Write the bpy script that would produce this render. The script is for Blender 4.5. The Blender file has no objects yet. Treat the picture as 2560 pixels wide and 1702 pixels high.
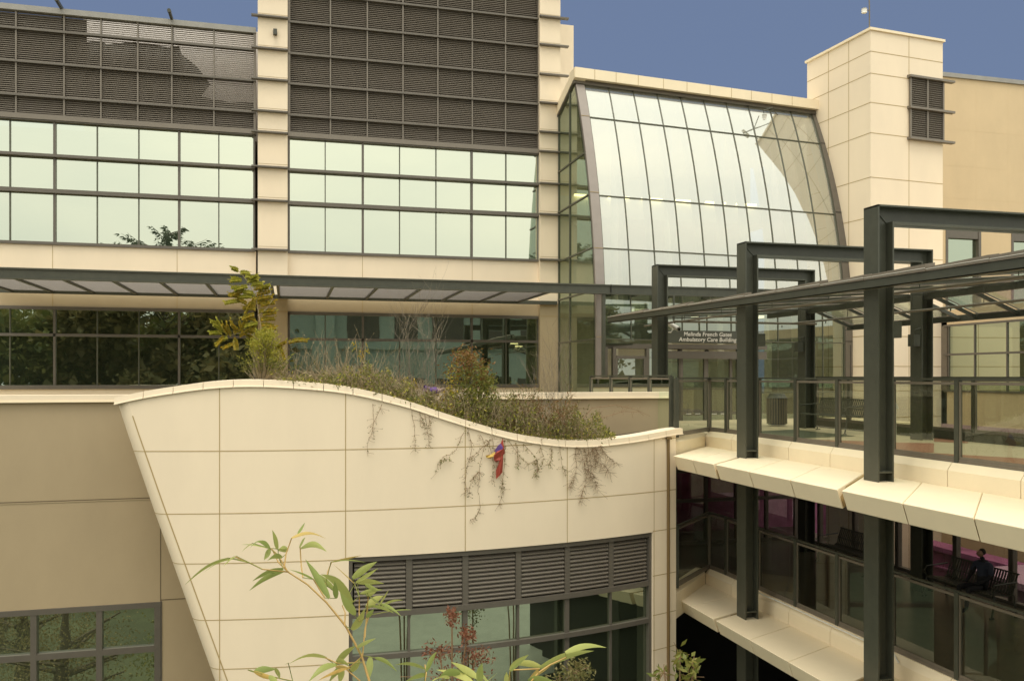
import bpy, math, random
from mathutils import Vector as V
random.seed(7)
S = 1.25                       # working units -> metres
F, U0, H0 = 2150.0, 1280.0, 940.0
CA, SA = 0.9674, 0.2533
sc = bpy.context.scene
COL = sc.collection

# ------------------------------------------------------------------ camera
cam = bpy.data.cameras.new("camera"); co = bpy.data.objects.new("camera", cam); COL.objects.link(co)
co.location = (0, 0, 0); co.rotation_euler = (math.radians(90), 0, -math.atan2(SA, CA))
cam.sensor_width = 36.0; cam.lens = F / 2560.0 * 36.0
cam.shift_y = (H0 - 851.0) / 2560.0
cam.clip_start = 0.05; cam.clip_end = 3000
sc.camera = co
# ------------------------------------------------------------------ world
w = bpy.data.worlds.new("World"); sc.world = w; w.use_nodes = True
nt = w.node_tree; N = nt.nodes; L = nt.links; N.clear()
SUN_EL, SUN_AZ = math.radians(50), math.radians(205)
wo = N.new('ShaderNodeOutputWorld'); bg = N.new('ShaderNodeBackground'); bg2 = N.new('ShaderNodeBackground')
sky = N.new('ShaderNodeTexSky'); sky.sky_type = 'NISHITA'; sky.sun_disc = False
sky.sun_elevation = SUN_EL; sky.sun_rotation = SUN_AZ; sky.dust_density = 0.6; sky.ozone_density = 1.5
tc = N.new('ShaderNodeTexCoord'); 
mixf = N.new('ShaderNodeMix'); mixf.data_type = 'RGBA'
mixf.inputs[0].default_value = 0.93
mixf.inputs[7].default_value = (0.80, 1.08, 1.76, 1)      # clear even blue
L.new(sky.outputs[0], mixf.inputs[6]); L.new(mixf.outputs[2], bg.inputs[0]); bg.inputs[1].default_value = 0.13
# cloud bank overhead and behind the photographer
dot = N.new('ShaderNodeVectorMath'); dot.operation = 'DOT_PRODUCT'; dot.inputs[1].default_value = (-0.16, -0.62, 0.77)
L.new(tc.outputs['Generated'], dot.inputs[0])
nz = N.new('ShaderNodeTexNoise'); nz.inputs['Scale'].default_value = 2.2; nz.inputs['Detail'].default_value = 5
mp = N.new('ShaderNodeMapping'); mp.inputs['Scale'].default_value = (1, 1, 2.2)
L.new(tc.outputs['Generated'], mp.inputs[0]); L.new(mp.outputs[0], nz.inputs[0])
ad = N.new('ShaderNodeMath'); ad.operation = 'MULTIPLY_ADD'; ad.inputs[1].default_value = 0.25
L.new(nz.outputs[0], ad.inputs[0]); L.new(dot.outputs['Value'], ad.inputs[2])
mr = N.new('ShaderNodeMapRange'); mr.interpolation_type = 'SMOOTHSTEP'
mr.inputs[1].default_value = 0.12; mr.inputs[2].default_value = 0.42; L.new(ad.outputs[0], mr.inputs[0])
cr = N.new('ShaderNodeValToRGB'); cr.color_ramp.elements[0].position = 0.35; cr.color_ramp.elements[1].position = 0.68
cr.color_ramp.elements[0].color = (0.80, 0.81, 0.74, 1); cr.color_ramp.elements[1].color = (1.0, 0.965, 0.83, 1)
L.new(nz.outputs[0], cr.inputs[0]); L.new(cr.outputs[0], bg2.inputs[0])
sep = N.new('ShaderNodeSeparateXYZ'); L.new(tc.outputs['Generated'], sep.inputs[0])
el = N.new('ShaderNodeMapRange'); el.inputs[1].default_value = 0.05; el.inputs[2].default_value = 0.95; el.inputs[3].default_value = 0.86; el.inputs[4].default_value = 1.9
L.new(sep.outputs['Z'], el.inputs[0]); L.new(el.outputs[0], bg2.inputs[1])
ms = N.new('ShaderNodeMixShader'); L.new(mr.outputs[0], ms.inputs[0]); L.new(bg.outputs[0], ms.inputs[1]); L.new(bg2.outputs[0], ms.inputs[2])
L.new(ms.outputs[0], wo.inputs[0])
# ------------------------------------------------------------------ sun
sl = bpy.data.lights.new("sun", 'SUN'); sl.energy = 1.15; sl.angle = math.radians(26); sl.color = (1.0, 0.92, 0.79)
so = bpy.data.objects.new("sun", sl); COL.objects.link(so)
# light from behind-left of the photographer, high
sd = V((-0.20, -0.42, 1.35)).normalized()
so.rotation_euler = sd.to_track_quat('Z', 'Y').to_euler(); so.location = (0, 0, 60)
sky.sun_elevation = math.asin(sd.z); sky.sun_rotation = math.atan2(sd.x, sd.y)
sc.view_settings.view_transform = 'Standard'; sc.view_settings.look = 'None'
sc.view_settings.exposure = 0.52; sc.view_settings.gamma = 1.0
sc.render.engine = 'CYCLES'
sc.render.resolution_x, sc.render.resolution_y = 1024, 680
sc.cycles.max_bounces = 10; sc.cycles.transparent_max_bounces = 24; sc.cycles.glossy_bounces = 5

# ------------------------------------------------------------------ projection helpers (working units)
def ray(u, v):
    t = (u - U0) / F
    return V((CA * t + SA, CA - SA * t, (H0 - v) / F))
def PD(u, v, D): return ray(u, v) * D
def PY(u, v, Y): r = ray(u, v); return r * (Y / r.y)
def PX(u, v, X): r = ray(u, v); return r * (X / r.x)
def PZ(u, v, z): r = ray(u, v); return r * (z / r.z)
def XY(u, Y): return PY(u, H0, Y).x
def YX(u, X): return PX(u, H0, X).y

# ------------------------------------------------------------------ materials
MATS = {}
def mat(name, col, rough=0.6, metal=0.0, var=0.0, vscale=3.0, bump=0.0, bscale=60.0, spec=0.5, streak=0.0):
    m = bpy.data.materials.new(name); m.use_nodes = True; n = m.node_tree.nodes; l = m.node_tree.links
    b = n['Principled BSDF']; b.inputs['Base Color'].default_value = (*col, 1)
    b.inputs['Roughness'].default_value = rough; b.inputs['Metallic'].default_value = metal
    b.inputs['Specular IOR Level'].default_value = spec
    if var > 0:
        g = n.new('ShaderNodeNewGeometry'); mpp = n.new('ShaderNodeMapping'); mpp.inputs['Scale'].default_value = (1, 1, 1 - 0.75 * streak)
        t = n.new('ShaderNodeTexNoise'); t.inputs['Scale'].default_value = vscale; t.inputs['Detail'].default_value = 6; t.inputs['Roughness'].default_value = 0.65
        l.new(g.outputs['Position'], mpp.inputs[0]); l.new(mpp.outputs[0], t.inputs[0])
        r = n.new('ShaderNodeValToRGB'); e = r.color_ramp.elements; e[0].position = 0.3; e[1].position = 0.7
        e[0].color = (*[c * (1 - var) for c in col], 1); e[1].color = (*[min(1, c * (1 + var)) for c in col], 1)
        l.new(t.outputs[0], r.inputs[0]); l.new(r.outputs[0], b.inputs['Base Color'])
    if bump > 0:
        t2 = n.new('ShaderNodeTexNoise'); t2.inputs['Scale'].default_value = bscale; t2.inputs['Detail'].default_value = 3
        g2 = n.new('ShaderNodeNewGeometry'); l.new(g2.outputs['Position'], t2.inputs[0])
        bp = n.new('ShaderNodeBump'); bp.inputs['Strength'].default_value = bump; bp.inputs['Distance'].default_value = 0.01
        l.new(t2.outputs[0], bp.inputs['Height']); l.new(bp.outputs[0], b.inputs['Normal'])
    MATS[name] = m; return m
def glassmat(name, refl, gcol, tcol, body=None, bodyfac=0.0, wav=0.0, rough=0.0, fres=1.0):
    m = bpy.data.materials.new(name); m.use_nodes = True; n = m.node_tree.nodes; l = m.node_tree.links; n.clear()
    o = n.new('ShaderNodeOutputMaterial'); gl = n.new('ShaderNodeBsdfGlossy'); gl.inputs['Color'].default_value = (*gcol, 1); gl.inputs['Roughness'].default_value = rough
    tr = n.new('ShaderNodeBsdfTransparent'); tr.inputs['Color'].default_value = (*tcol, 1)
    base = tr
    if body:
        df = n.new('ShaderNodeBsdfDiffuse'); df.inputs['Color'].default_value = (*body, 1)
        mx0 = n.new('ShaderNodeMixShader'); mx0.inputs[0].default_value = bodyfac
        l.new(tr.outputs[0], mx0.inputs[1]); l.new(df.outputs[0], mx0.inputs[2]); base = mx0
    lw = n.new('ShaderNodeFresnel'); lw.inputs['IOR'].default_value = 1.5
    ma = n.new('ShaderNodeMath'); ma.operation = 'MULTIPLY_ADD'; ma.inputs[1].default_value = (1.0 - refl) * fres; ma.inputs[2].default_value = refl; ma.use_clamp = True
    l.new(lw.outputs[0], ma.inputs[0])
    mx = n.new('ShaderNodeMixShader'); l.new(ma.outputs[0], mx.inputs[0]); l.new(base.outputs[0], mx.inputs[1]); l.new(gl.outputs[0], mx.inputs[2])
    if wav > 0:
        g = n.new('ShaderNodeNewGeometry'); t = n.new('ShaderNodeTexNoise'); t.inputs['Scale'].default_value = 0.9; t.inputs['Detail'].default_value = 2
        l.new(g.outputs['Position'], t.inputs[0]); bp = n.new('ShaderNodeBump'); bp.inputs['Strength'].default_value = wav; bp.inputs['Distance'].default_value = 0.03
        l.new(t.outputs[0], bp.inputs['Height']); l.new(bp.outputs[0], gl.inputs['Normal'])
    l.new(mx.outputs[0], o.inputs[0]); MATS[name] = m; return m
def leafmat(name, c1, c2, trans=0.35, rough=0.5):
    m = bpy.data.materials.new(name); m.use_nodes = True; n = m.node_tree.nodes; l = m.node_tree.links
    b = n['Principled BSDF']; o = n['Material Output']; b.inputs['Roughness'].default_value = rough; b.inputs['Specular IOR Level'].default_value = 0.3
    g = n.new('ShaderNodeNewGeometry'); r = n.new('ShaderNodeValToRGB'); r.color_ramp.elements[0].color = (*c1, 1); r.color_ramp.elements[1].color = (*c2, 1)
    l.new(g.outputs['Random Per Island'], r.inputs[0]); l.new(r.outputs[0], b.inputs['Base Color'])
    tl = n.new('ShaderNodeBsdfTranslucent'); l.new(r.outputs[0], tl.inputs[0]); mx = n.new('ShaderNodeMixShader'); mx.inputs[0].default_value = trans
    l.new(b.outputs[0], mx.inputs[1]); l.new(tl.outputs[0], mx.inputs[2]); l.new(mx.outputs[0], o.inputs[0]); MATS[name] = m; return m
mat('cream', (0.80, 0.675, 0.505), 0.55, var=0.035, vscale=0.8, bump=0.15, bscale=90, streak=0.85)
mat('cream_hi', (0.82, 0.70, 0.50), 0.5, var=0.03, vscale=1.5, bump=0.1, streak=0.3)
mat('joint', (0.40, 0.29, 0.13), 0.8)
mat('tan', (0.385, 0.30, 0.185), 0.7, var=0.05, vscale=0.9, bump=0.4, bscale=120, streak=0.7)
mat('tan_shade', (0.42, 0.335, 0.21), 0.7, var=0.05, vscale=0.9, bump=0.3, streak=0.7)  # tan with the canopy's shade put into the colour, for band and piers
mat('slat_grey', (0.19, 0.17, 0.15), 0.5, metal=0.2, var=0.05)
mat('tan_joint', (0.12, 0.09, 0.05), 0.8)
mat('wing', (0.60, 0.46, 0.28), 0.7, var=0.05, vscale=0.8, bump=0.3, streak=0.4)
mat('steel', (0.056, 0.058, 0.042), 0.42, var=0.12, vscale=6, bump=0.06, spec=0.45)
mat('steel_brown', (0.155, 0.130, 0.098), 0.45, var=0.08, vscale=8)
mat('frame', (0.125, 0.110, 0.090), 0.42, metal=0.15, var=0.06, vscale=5)
mat('frame_green', (0.085, 0.085, 0.055), 0.45)
mat('post_grey', (0.26, 0.225, 0.20), 0.4, metal=0.2, var=0.05)
mat('louvre', (0.185, 0.16, 0.13), 0.45, metal=0.2, var=0.05, vscale=5)
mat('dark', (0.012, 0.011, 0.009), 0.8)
mat('backing', (0.13, 0.108, 0.085), 0.8)
mat('roofgrey', (0.30, 0.29, 0.27), 0.8, var=0.1)
mat('pale_sky', (0.72, 0.66, 0.62), 0.6, var=0.05)
mat('interior', (0.35, 0.31, 0.24), 0.8, var=0.1)
mat('interior_pale', (0.74, 0.71, 0.62), 0.8, var=0.05)
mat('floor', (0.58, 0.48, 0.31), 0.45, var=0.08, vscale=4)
mat('paving', (0.24, 0.25, 0.20), 0.8, var=0.12, vscale=1.2)
mat('opposite', (0.40, 0.46, 0.39), 0.7, var=0.06)
mat('floor_red', (0.38, 0.17, 0.10), 0.45, var=0.08, vscale=4)
mat('floor_green', (0.09, 0.10, 0.06), 0.5, var=0.1)
mat('floor_shade', (0.10, 0.09, 0.065), 0.3, var=0.15)  # lower deck floor, its dimness put into the colour
mat('lavender', (0.42, 0.27, 0.34), 0.6, var=0.06)
mat('purple', (0.30, 0.10, 0.20), 0.6, var=0.35, vscale=1.6)
mat('ground', (0.07, 0.075, 0.035), 0.95, var=0.4, vscale=0.4, bump=0.5, bscale=8)
mat('soil', (0.06, 0.045, 0.03), 0.95, var=0.3)
mat('white', (0.7, 0.68, 0.62), 0.4)
mat('signtext', (0.55, 0.52, 0.45), 0.5)
mat('bark', (0.11, 0.08, 0.05), 0.9, var=0.2)
mat('greystem', (0.20, 0.165, 0.12), 0.9)
mat('drystem', (0.30, 0.235, 0.14), 0.9)
mat('redstem', (0.24, 0.15, 0.08), 0.9)
mat('brown_pipe', (0.16, 0.10, 0.035), 0.5)
mat('culm', (0.40, 0.25, 0.07), 0.5)
mat('flag_red', (0.30, 0.045, 0.025), 0.7)
mat('flag_purple', (0.11, 0.05, 0.21), 0.7, var=0.35, vscale=9)
mat('flag_yellow', (0.50, 0.33, 0.07), 0.7)
mat('pink', (0.45, 0.30, 0.34), 0.7, var=0.04)
mat('bin_blue', (0.03, 0.04, 0.07), 0.4)
mat('shingle', (0.07, 0.05, 0.04), 0.9)
mat('blind', (0.20, 0.18, 0.12), 0.8)
glassmat('win_hi', 0.60, (0.95, 1.0, 0.84), (0.45, 0.52, 0.42), body=(0.10, 0.13, 0.09), bodyfac=0.5, wav=0.03)
glassmat('win_lo', 0.40, (0.86, 0.98, 0.80), (0.40, 0.46, 0.36), body=(0.05, 0.065, 0.04), bodyfac=0.45, wav=0.045)
glassmat('win_atrium', 0.34, (0.95, 0.96, 0.90), (0.74, 0.79, 0.70), body=(0.66, 0.66, 0.58), bodyfac=0.26, wav=0.02)
glassmat('win_side', 0.16, (0.85, 0.97, 0.85), (0.62, 0.70, 0.55), body=(0.15, 0.18, 0.12), bodyfac=0.15, wav=0.03)
glassmat('win_lower', 0.22, (0.88, 0.97, 0.86), (0.50, 0.56, 0.46), body=(0.10, 0.12, 0.09), bodyfac=0.25, wav=0.03)
glassmat('rail_glass', 0.03, (0.9, 1, 0.9), (0.76, 0.79, 0.72))
glassmat('store_glass', 0.10, (0.9, 1, 0.9), (0.46, 0.43, 0.41))
glassmat('roof_glass', 0.05, (0.9, 1, 0.95), (0.78, 0.84, 0.78), body=(0.5, 0.55, 0.5), bodyfac=0.42, fres=0.12)
leafmat('leaf_lime', (0.27, 0.29, 0.035), (0.45, 0.39, 0.06))
leafmat('leaf_yellow', (0.46, 0.31, 0.03), (0.25, 0.24, 0.035))
leafmat('leaf_green', (0.12, 0.15, 0.03), (0.24, 0.22, 0.05))
leafmat('leaf_olive', (0.11, 0.12, 0.035), (0.21, 0.18, 0.07))
leafmat('leaf_rust', (0.22, 0.09, 0.03), (0.15, 0.13, 0.03))
leafmat('leaf_red', (0.15, 0.05, 0.025), (0.21, 0.085, 0.045))
leafmat('leaf_bamboo', (0.26, 0.32, 0.09), (0.46, 0.46, 0.14), 0.4, 0.35)
leafmat('leaf_bamboo_dry', (0.60, 0.38, 0.10), (0.50, 0.40, 0.14), 0.3)
leafmat('leaf_tree', (0.14, 0.17, 0.05), (0.30, 0.26, 0.08), 0.35)
leafmat('leaf_tree_b', (0.16, 0.15, 0.06), (0.30, 0.22, 0.09), 0.35)
leafmat('leaf_conifer', (0.03, 0.05, 0.02), (0.06, 0.08, 0.03), 0.2)
leafmat('seed_pale', (0.40, 0.32, 0.18), (0.28, 0.21, 0.11), 0.2)
def emat(name, col, st):
    m = bpy.data.materials.new(name); m.use_nodes = True; n = m.node_tree.nodes; b = n['Principled BSDF']
    b.inputs['Emission Color'].default_value = (*col, 1); b.inputs['Emission Strength'].default_value = st; b.inputs['Base Color'].default_value = (*col, 1); MATS[name] = m
emat('lamp', (1.0, 0.85, 0.4), 3.0)

# ------------------------------------------------------------------ mesh builder
ORG = {}
def tag(o, label=None, cat=None, group=None, kind=None):
    if label: o['label'] = label
    if cat: o['category'] = cat
    if group: o['group'] = group
    if kind: o['kind'] = kind
    return o
def thing(name, base, label, cat, group=None, rz=0.0):
    o = bpy.data.objects.new(name, None); COL.objects.link(o); b = V(base); o.location = b * S; o.rotation_euler = (0, 0, rz)
    o.empty_display_size = 0.2; ORG[o] = b; return tag(o, label, cat, group)
class MB:
    def __init__(s): s.v = []; s.f = []; s.m = []; s.cur = 0
    def mi(s, i): s.cur = i; return s
    def add(s, vs, fs):
        k = len(s.v); s.v += [tuple(p) for p in vs]
        for f in fs: s.f.append(tuple(k + i for i in f)); s.m.append(s.cur)
        return s
    def quad(s, a, b, c, d): return s.add([a, b, c, d], [(0, 1, 2, 3)])
    def hexa(s, p):   # p: 8 points, 0-3 bottom loop, 4-7 top loop
        return s.add(p, [(3, 2, 1, 0), (4, 5, 6, 7), (0, 1, 5, 4), (1, 2, 6, 5), (2, 3, 7, 6), (3, 0, 4, 7)])
    def box(s, x0, x1, y0, y1, z0, z1):
        if x0 > x1: x0, x1 = x1, x0
        if y0 > y1: y0, y1 = y1, y0
        if z0 > z1: z0, z1 = z1, z0
        return s.hexa([(x0, y0, z0), (x1, y0, z0), (x1, y1, z0), (x0, y1, z0), (x0, y0, z1), (x1, y0, z1), (x1, y1, z1), (x0, y1, z1)])
    def prism(s, poly, ext):
        n = len(poly); e = V(ext); a = [V(p) for p in poly]; b = [p + e for p in a]
        fs = [tuple(reversed(range(n))), tuple(range(n, 2 * n))]
        for i in range(n): j = (i + 1) % n; fs.append((i, j, n + j, n + i))
        return s.add(a + b, fs)
    def bar(s, a, b, w, h, up=(0, 0, 1)):
        a = V(a); b = V(b); d = (b - a).normalized(); upv = V(up)
        sx = d.cross(upv)
        if sx.length < 1e-4: sx = d.cross(V((1, 0, 0)))
        sx.normalize(); sy = sx.cross(d).normalized(); x = sx * (w / 2); y = sy * (h / 2)
        return s.hexa([a - x - y, a + x - y, a + x + y, a - x + y, b - x - y, b + x - y, b + x + y, b - x + y])
    def tube(s, pts, r, n=6, r1=None):
        pts = [V(p) for p in pts]; m = len(pts); base = len(s.v); r1 = r if r1 is None else r1
        for i, p in enumerate(pts):
            d = (pts[min(i + 1, m - 1)] - pts[max(i - 1, 0)]).normalized()
            a = d.cross(V((0.13, 0.2, 1))); 
            if a.length < 1e-3: a = d.cross(V((1, 0, 0)))
            a.normalize(); b = d.cross(a).normalized(); rr = r + (r1 - r) * i / max(1, m - 1)
            for k in range(n):
                t = 2 * math.pi * k / n; q = p + a * (rr * math.cos(t)) + b * (rr * math.sin(t)); s.v.append(tuple(q))
        for i in range(m - 1):
            for k in range(n):
                k2 = (k + 1) % n; s.f.append((base + i * n + k, base + i * n + k2, base + (i + 1) * n + k2, base + (i + 1) * n + k)); s.m.append(s.cur)
        s.f.append(tuple(base + k for k in range(n))); s.m.append(s.cur); s.f.append(tuple(base + (m - 1) * n + k for k in reversed(range(n)))); s.m.append(s.cur)
        return s
    def grid(s, rows):
        base = len(s.v); nj = len(rows[0])
        for r in rows: s.v += [tuple(p) for p in r]
        for i in range(len(rows) - 1):
            for j in range(nj - 1):
                s.f.append((base + i * nj + j, base + i * nj + j + 1, base + (i + 1) * nj + j + 1, base + (i + 1) * nj + j)); s.m.append(s.cur)
        return s
    def leaf(s, b, d, ln, wd, nrm=None, fold=0.0, droop=0.0, seg=2):
        b = V(b); d = V(d).normalized()
        if nrm is None: nrm = V((random.gauss(0, 1), random.gauss(0, 1), random.gauss(0, 1) + .3))
        sx = d.cross(V(nrm)); 
        if sx.length < 1e-4: sx = d.cross(V((0, 0, 1.01)))
        sx.normalize()
        if seg <= 2:
            m = b + d * (ln * 0.45) - V((0, 0, droop * ln * .3)); t = b + d * ln - V((0, 0, droop * ln))
            return s.add([b, m + sx * (wd / 2), t, m - sx * (wd / 2)], [(0, 1, 2, 3)])
        L_, R_ = [], []
        for i in range(seg + 1):
            q = i / seg; c = b + d * (ln * q) - V((0, 0, droop * ln * q * q)); ww = wd * 0.5 * math.sin(math.pi * min(1, q * 0.93 + 0.07)) ** 0.7
            L_.append(c - sx * ww); R_.append(c + sx * ww)
        return s.grid([L_, R_])
    def build(s, name, mats, parent=None, smooth=False, origin=None, label=None, cat=None, group=None, kind=None):
        if isinstance(mats, str): mats = [mats]
        if parent is not None: og = ORG[parent]
        elif origin is not None: og = V(origin)
        else:
            xs = [p[0] for p in s.v]; ys = [p[1] for p in s.v]; zs = [p[2] for p in s.v]
            og = V(((min(xs) + max(xs)) / 2, (min(ys) + max(ys)) / 2, min(zs)))
        me = bpy.data.meshes.new(name); me.from_pydata([tuple((V(p) - og) * S) for p in s.v], [], s.f)
        for m in mats: me.materials.append(MATS[m])
        me.polygons.foreach_set('material_index', s.m)
        if smooth: me.polygons.foreach_set('use_smooth', [True] * len(s.f))
        me.update(); o = bpy.data.objects.new(name, me); COL.objects.link(o); ORG[o] = og
        if parent is not None: o.parent = parent
        else: o.location = og * S
        return tag(o, label, cat, group, kind)
def struct(name, mb, m, **k): return mb.build(name, m, kind='structure', origin=(0, 0, 0), **k)
def kids(o): return list(o.children)
def copy_tree(o, parent=None):
    c = o.copy(); COL.objects.link(c); c.parent = parent; ORG[c] = ORG[o]
    for ch in kids(o):
        if ch is not c: copy_tree(ch, c)
    return c

# ================================================================== GROUND
FZ = -1.18          # upper walkway / terrace floor
GZ = -9.0
struct('ground', MB().quad((-400, -400, GZ), (400, -400, GZ), (400, 400, GZ), (-400, 400, GZ)), 'ground')
YF = 24.0
struct('terrace_paving', MB().box(XY(-150, YF), 7.0, 15.72, YF + .02, FZ - .35, FZ - .01), 'floor')

# ================================================================== MAIN BUILDING (facade plane Y=24)
ZR = [3.35, 4.66, 5.55, 6.47, 7.03, 7.87, 8.69, 9.54, 10.35, 11.18, 12.0, 12.8]
xL = XY(-170, YF); xa = XY(638, YF); xp0 = XY(645, YF); xp1 = XY(719, YF); xb0 = XY(720, YF); xb1 = XY(1348, YF); xq0 = XY(1350, YF - .2); xq1 = XY(1401, YF - .2)
bld = thing('hospital_building', ((xL + xq1) / 2, YF, GZ), 'long cream panelled building with dark louvred screens above bands of pale green windows', 'building')
m = MB()
# cream band between sill and lower windows, plus dado, joints in the same mesh
JL = [XY(u, YF) for u in (132, 443)]; JM = [XY(u, YF) for u in (906, 1180)]
def vjoint(mb, x, y, z0, z1, wd=.012): mb.mi(1).box(x - wd / 2, x + wd / 2, y - .004, y + .01, z0, z1); mb.mi(0)
for (x0, x1, js) in ((xL, xa + .02, JL), (xp1, xq0, JM)):
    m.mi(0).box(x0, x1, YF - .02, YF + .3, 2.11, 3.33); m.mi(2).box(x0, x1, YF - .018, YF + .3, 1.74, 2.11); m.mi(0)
    m.box(x0, x1, YF - .02, YF + .3, GZ, -.30)
    for x in js: vjoint(m, x, YF - .02, 1.74, 3.3)
m.build('wall', ['cream', 'joint', 'tan_shade'], bld)
for (x0, x1) in ((xp0, xp1), (xq0, xq1)):
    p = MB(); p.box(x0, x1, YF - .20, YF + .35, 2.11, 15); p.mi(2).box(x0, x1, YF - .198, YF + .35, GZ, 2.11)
    p.mi(1)
    for z in (2.02, 1.72): p.box(x0, x1, YF - .204, YF - .19, z, z + .014)
    for z in ZR[:]: p.box(x0, x1, YF - .203, YF - .19, z + .09, z + .10)
    pr = p.build('pier', ['cream', 'joint', 'tan_shade'], bld)
    fx0, fx1 = (x0 - .16, x1 + .0) if x0 < 5 else (x0 - .02, x1 + .22)
    for z in ZR:
        MB().hexa([(fx0, YF - .33, z - .02), (fx1, YF - .33, z - .02), (fx1, YF - .201, z - .02), (fx0, YF - .201, z - .02),
                   (fx0, YF - .33, z + .02), (fx1, YF - .33, z + .02), (fx1, YF - .201, z + .05), (fx0, YF - .201, z + .05)]).build('sunshade_fin', 'frame', pr)
# building volumes behind
bd = MB(); bd.box(xL, xa, YF + 7.4, YF + 7.5, GZ, 6.3); bd.box(xp0, xq1, YF + 4.4, YF + 4.5, GZ, 15)
bd.box(xp0 + .01, xq1 - .01, YF + .4, YF + 4.5, 14.9, 15.0); bd.box(xL, xa, YF + .4, YF + 7.5, 6.25, 6.35)
bd.box(xq1 - .1, xq1 - .002, YF + .35, YF + 4.4, GZ, 15.0); bd.box(xp0 + .002, xp0 + .1, YF + .35, YF + 7.5, GZ, 15.0); bd.box(xL, xL + .1, YF + .3, YF + 7.4, GZ, 6.2)
bd.build('rear_wall', 'interior', bld)
fl = MB()
for z in (2.0, FZ - .3):
    fl.box(xL + .1, xq1 - .1, YF + .31, YF + 7.3 if z < 0 else YF + 4.3, z, z + .3)
fl.build('floor_slab', 'interior', bld)
def bay(x0, x1, us, thick, rows, hthick, pane_mat, name='window'):
    xs = [x0] + [XY(u, YF) for u in us] + [x1]
    fr = MB()
    for i, x in enumerate(xs[1:-1]):
        wd, pr_ = (.055, .05) if us[i] in thick else (.026, .02)
        fr.mi(0 if us[i] in thick else 1).box(x - wd / 2, x + wd / 2, YF - pr_, YF + .06, rows[0], rows[-1])
    fr.mi(0)
    fr.box(x0, x0 + .05, YF - .06, YF + .08, rows[0], rows[-1]); fr.box(x1 - .05, x1, YF - .06, YF + .08, rows[0], rows[-1])
    for i, z in enumerate(rows):
        h, pr_ = hthick[i]
        fr.box(x0, x1, YF - pr_, YF + .07, z - h / 2, z + h / 2)
    f = fr.build(name, ['frame', 'frame_green'], bld)
    for i in range(len(rows) - 1):
        for j in range(len(xs) - 1):
            yo = YF + .02 + random.uniform(-.002, .002); t = random.uniform(-.003, .003)
            MB().quad((xs[j] + .01, yo, rows[i]), (xs[j + 1] - .01, yo + t, rows[i]), (xs[j + 1] - .01, yo + t, rows[i + 1]), (xs[j] + .01, yo, rows[i + 1])).build('pane', pane_mat, f)
    return f
uL = (-80, 25, 137, 243, 347, 448, 547); uM = (813, 907, 999, 1090, 1179, 1265)
ht = [(.07, .08), (.10, .12), (.07, .14), (.12, .10)]
bay(xL, xa, uL, (137, 448), ZR[:4], ht, 'win_hi'); bay(xb0, xb1, uM, (907, 1179), ZR[:4], ht, 'win_hi')
ht2 = [(.10, .10), (.07, .05), (.08, .06)]
bay(xL, xa, uL, (137, 448), [-.28, 1.04, 1.72], ht2, 'win_lo'); bay(xb0, xb1, uM, (907, 1179), [-.28, 1.0, 1.70], ht2, 'win_lo')
# two round lit ceiling lamps and a green notice inside
for (u, v) in ((1185 + 100, 860), (1297, 867)):
    c = PY(u, v, YF + 1.6)
    q = MB(); q.tube([c, c + V((0, 0, .03))], .12, 12); q.build('ceiling_lamp', 'lamp', bld)
emat('lamp_soft', (1.0, 0.86, 0.6), 2.2)
# louvre screens
def louvres(x0, x1, us, rows, backed, topslope=0):
    xs = [x0] + [XY(u, YF) for u in us] + [x1]
    fr = MB()
    for x in xs[1:-1]: fr.box(x - .018, x + .018, YF - .045, YF + .05, rows[0], rows[-1])
    fr.box(x0, x0 + .06, YF - .07, YF + .1, rows[0], rows[-1]); fr.box(x1 - .06, x1, YF - .07, YF + .1, rows[0], rows[-1])
    for i, z in enumerate(rows):
        if i == 0: fr.box(x0, x1, YF - .13, YF + .12, z - .03, z + .10)
        elif i == len(rows) - 1 and topslope: fr.mi(1).box(x0, x1, YF - .10, YF + .12, z - .02, z + .12).mi(0)
        else: fr.mi(2).box(x0, x1, YF - .085, YF + .05, z - .02, z + .03).mi(0)
    s_ = fr.build('louvre_screen', ['louvre', 'roofgrey', 'frame'], bld)
    p = .052
    for i in range(len(rows) - 1):
        for j in range(len(xs) - 1):
            b = MB(); z = rows[i] + .05
            a0, a1 = xs[j] + .02, xs[j + 1] - .02
            while z < rows[i + 1] - .03:
                b.hexa([(a0, YF - .012, z - .004), (a1, YF - .012, z - .004), (a1, YF + .018, z + .027), (a0, YF + .018, z + .027),
                        (a0, YF - .020, z + .000), (a1, YF - .020, z + .000), (a1, YF + .010, z + .034), (a0, YF + .010, z + .034)])
                z += p
            b.build('louvre_panel', 'louvre', s_)
    return s_
louvres(xL, xa + .02, (-75, 41, 161, 253, 345, 430, 535), ZR[3:7] + [9.16], False, 1)
louvres(xb0, xb1, (826, 918, 1007, 1094, 1180, 1263), ZR[3:], True)
bk = MB(); bk.box(xb0, xb1, YF + .16, YF + .2, 6.45, 13.2)
xo = XY(213, YF)
bk.box(xL, xo, YF + .16, YF + .2, 6.45, 9.15)
zs = lambda u, v: PY(u, v, YF).z
bk.mi(0).prism([(xo, YF + .2, 6.45), (xa - .02, YF + .2, 6.45), (xa - .02, YF + .2, zs(640, 252))] + [(XY(u, YF), YF + .2, zs(u, v)) for (u, v) in ((570, 250), (500, 236), (524, 205), (490, 160), (452, 130), (445, 108), (420, 112), (330, 98), (262, 104), (250, 96), (213, 98))], (0, .04, 0))
bk.build('screen_backing', 'backing', bld)
h_ = MB(); h_.box(XY(205, YF + .7), XY(646, YF + .7), YF + .9, YF + 3.0, 6.5, 9.55)
h_.build('sky_backing', 'pale_sky', bld)  # pale box added behind the slats to stand for bright sky showing through
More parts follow.
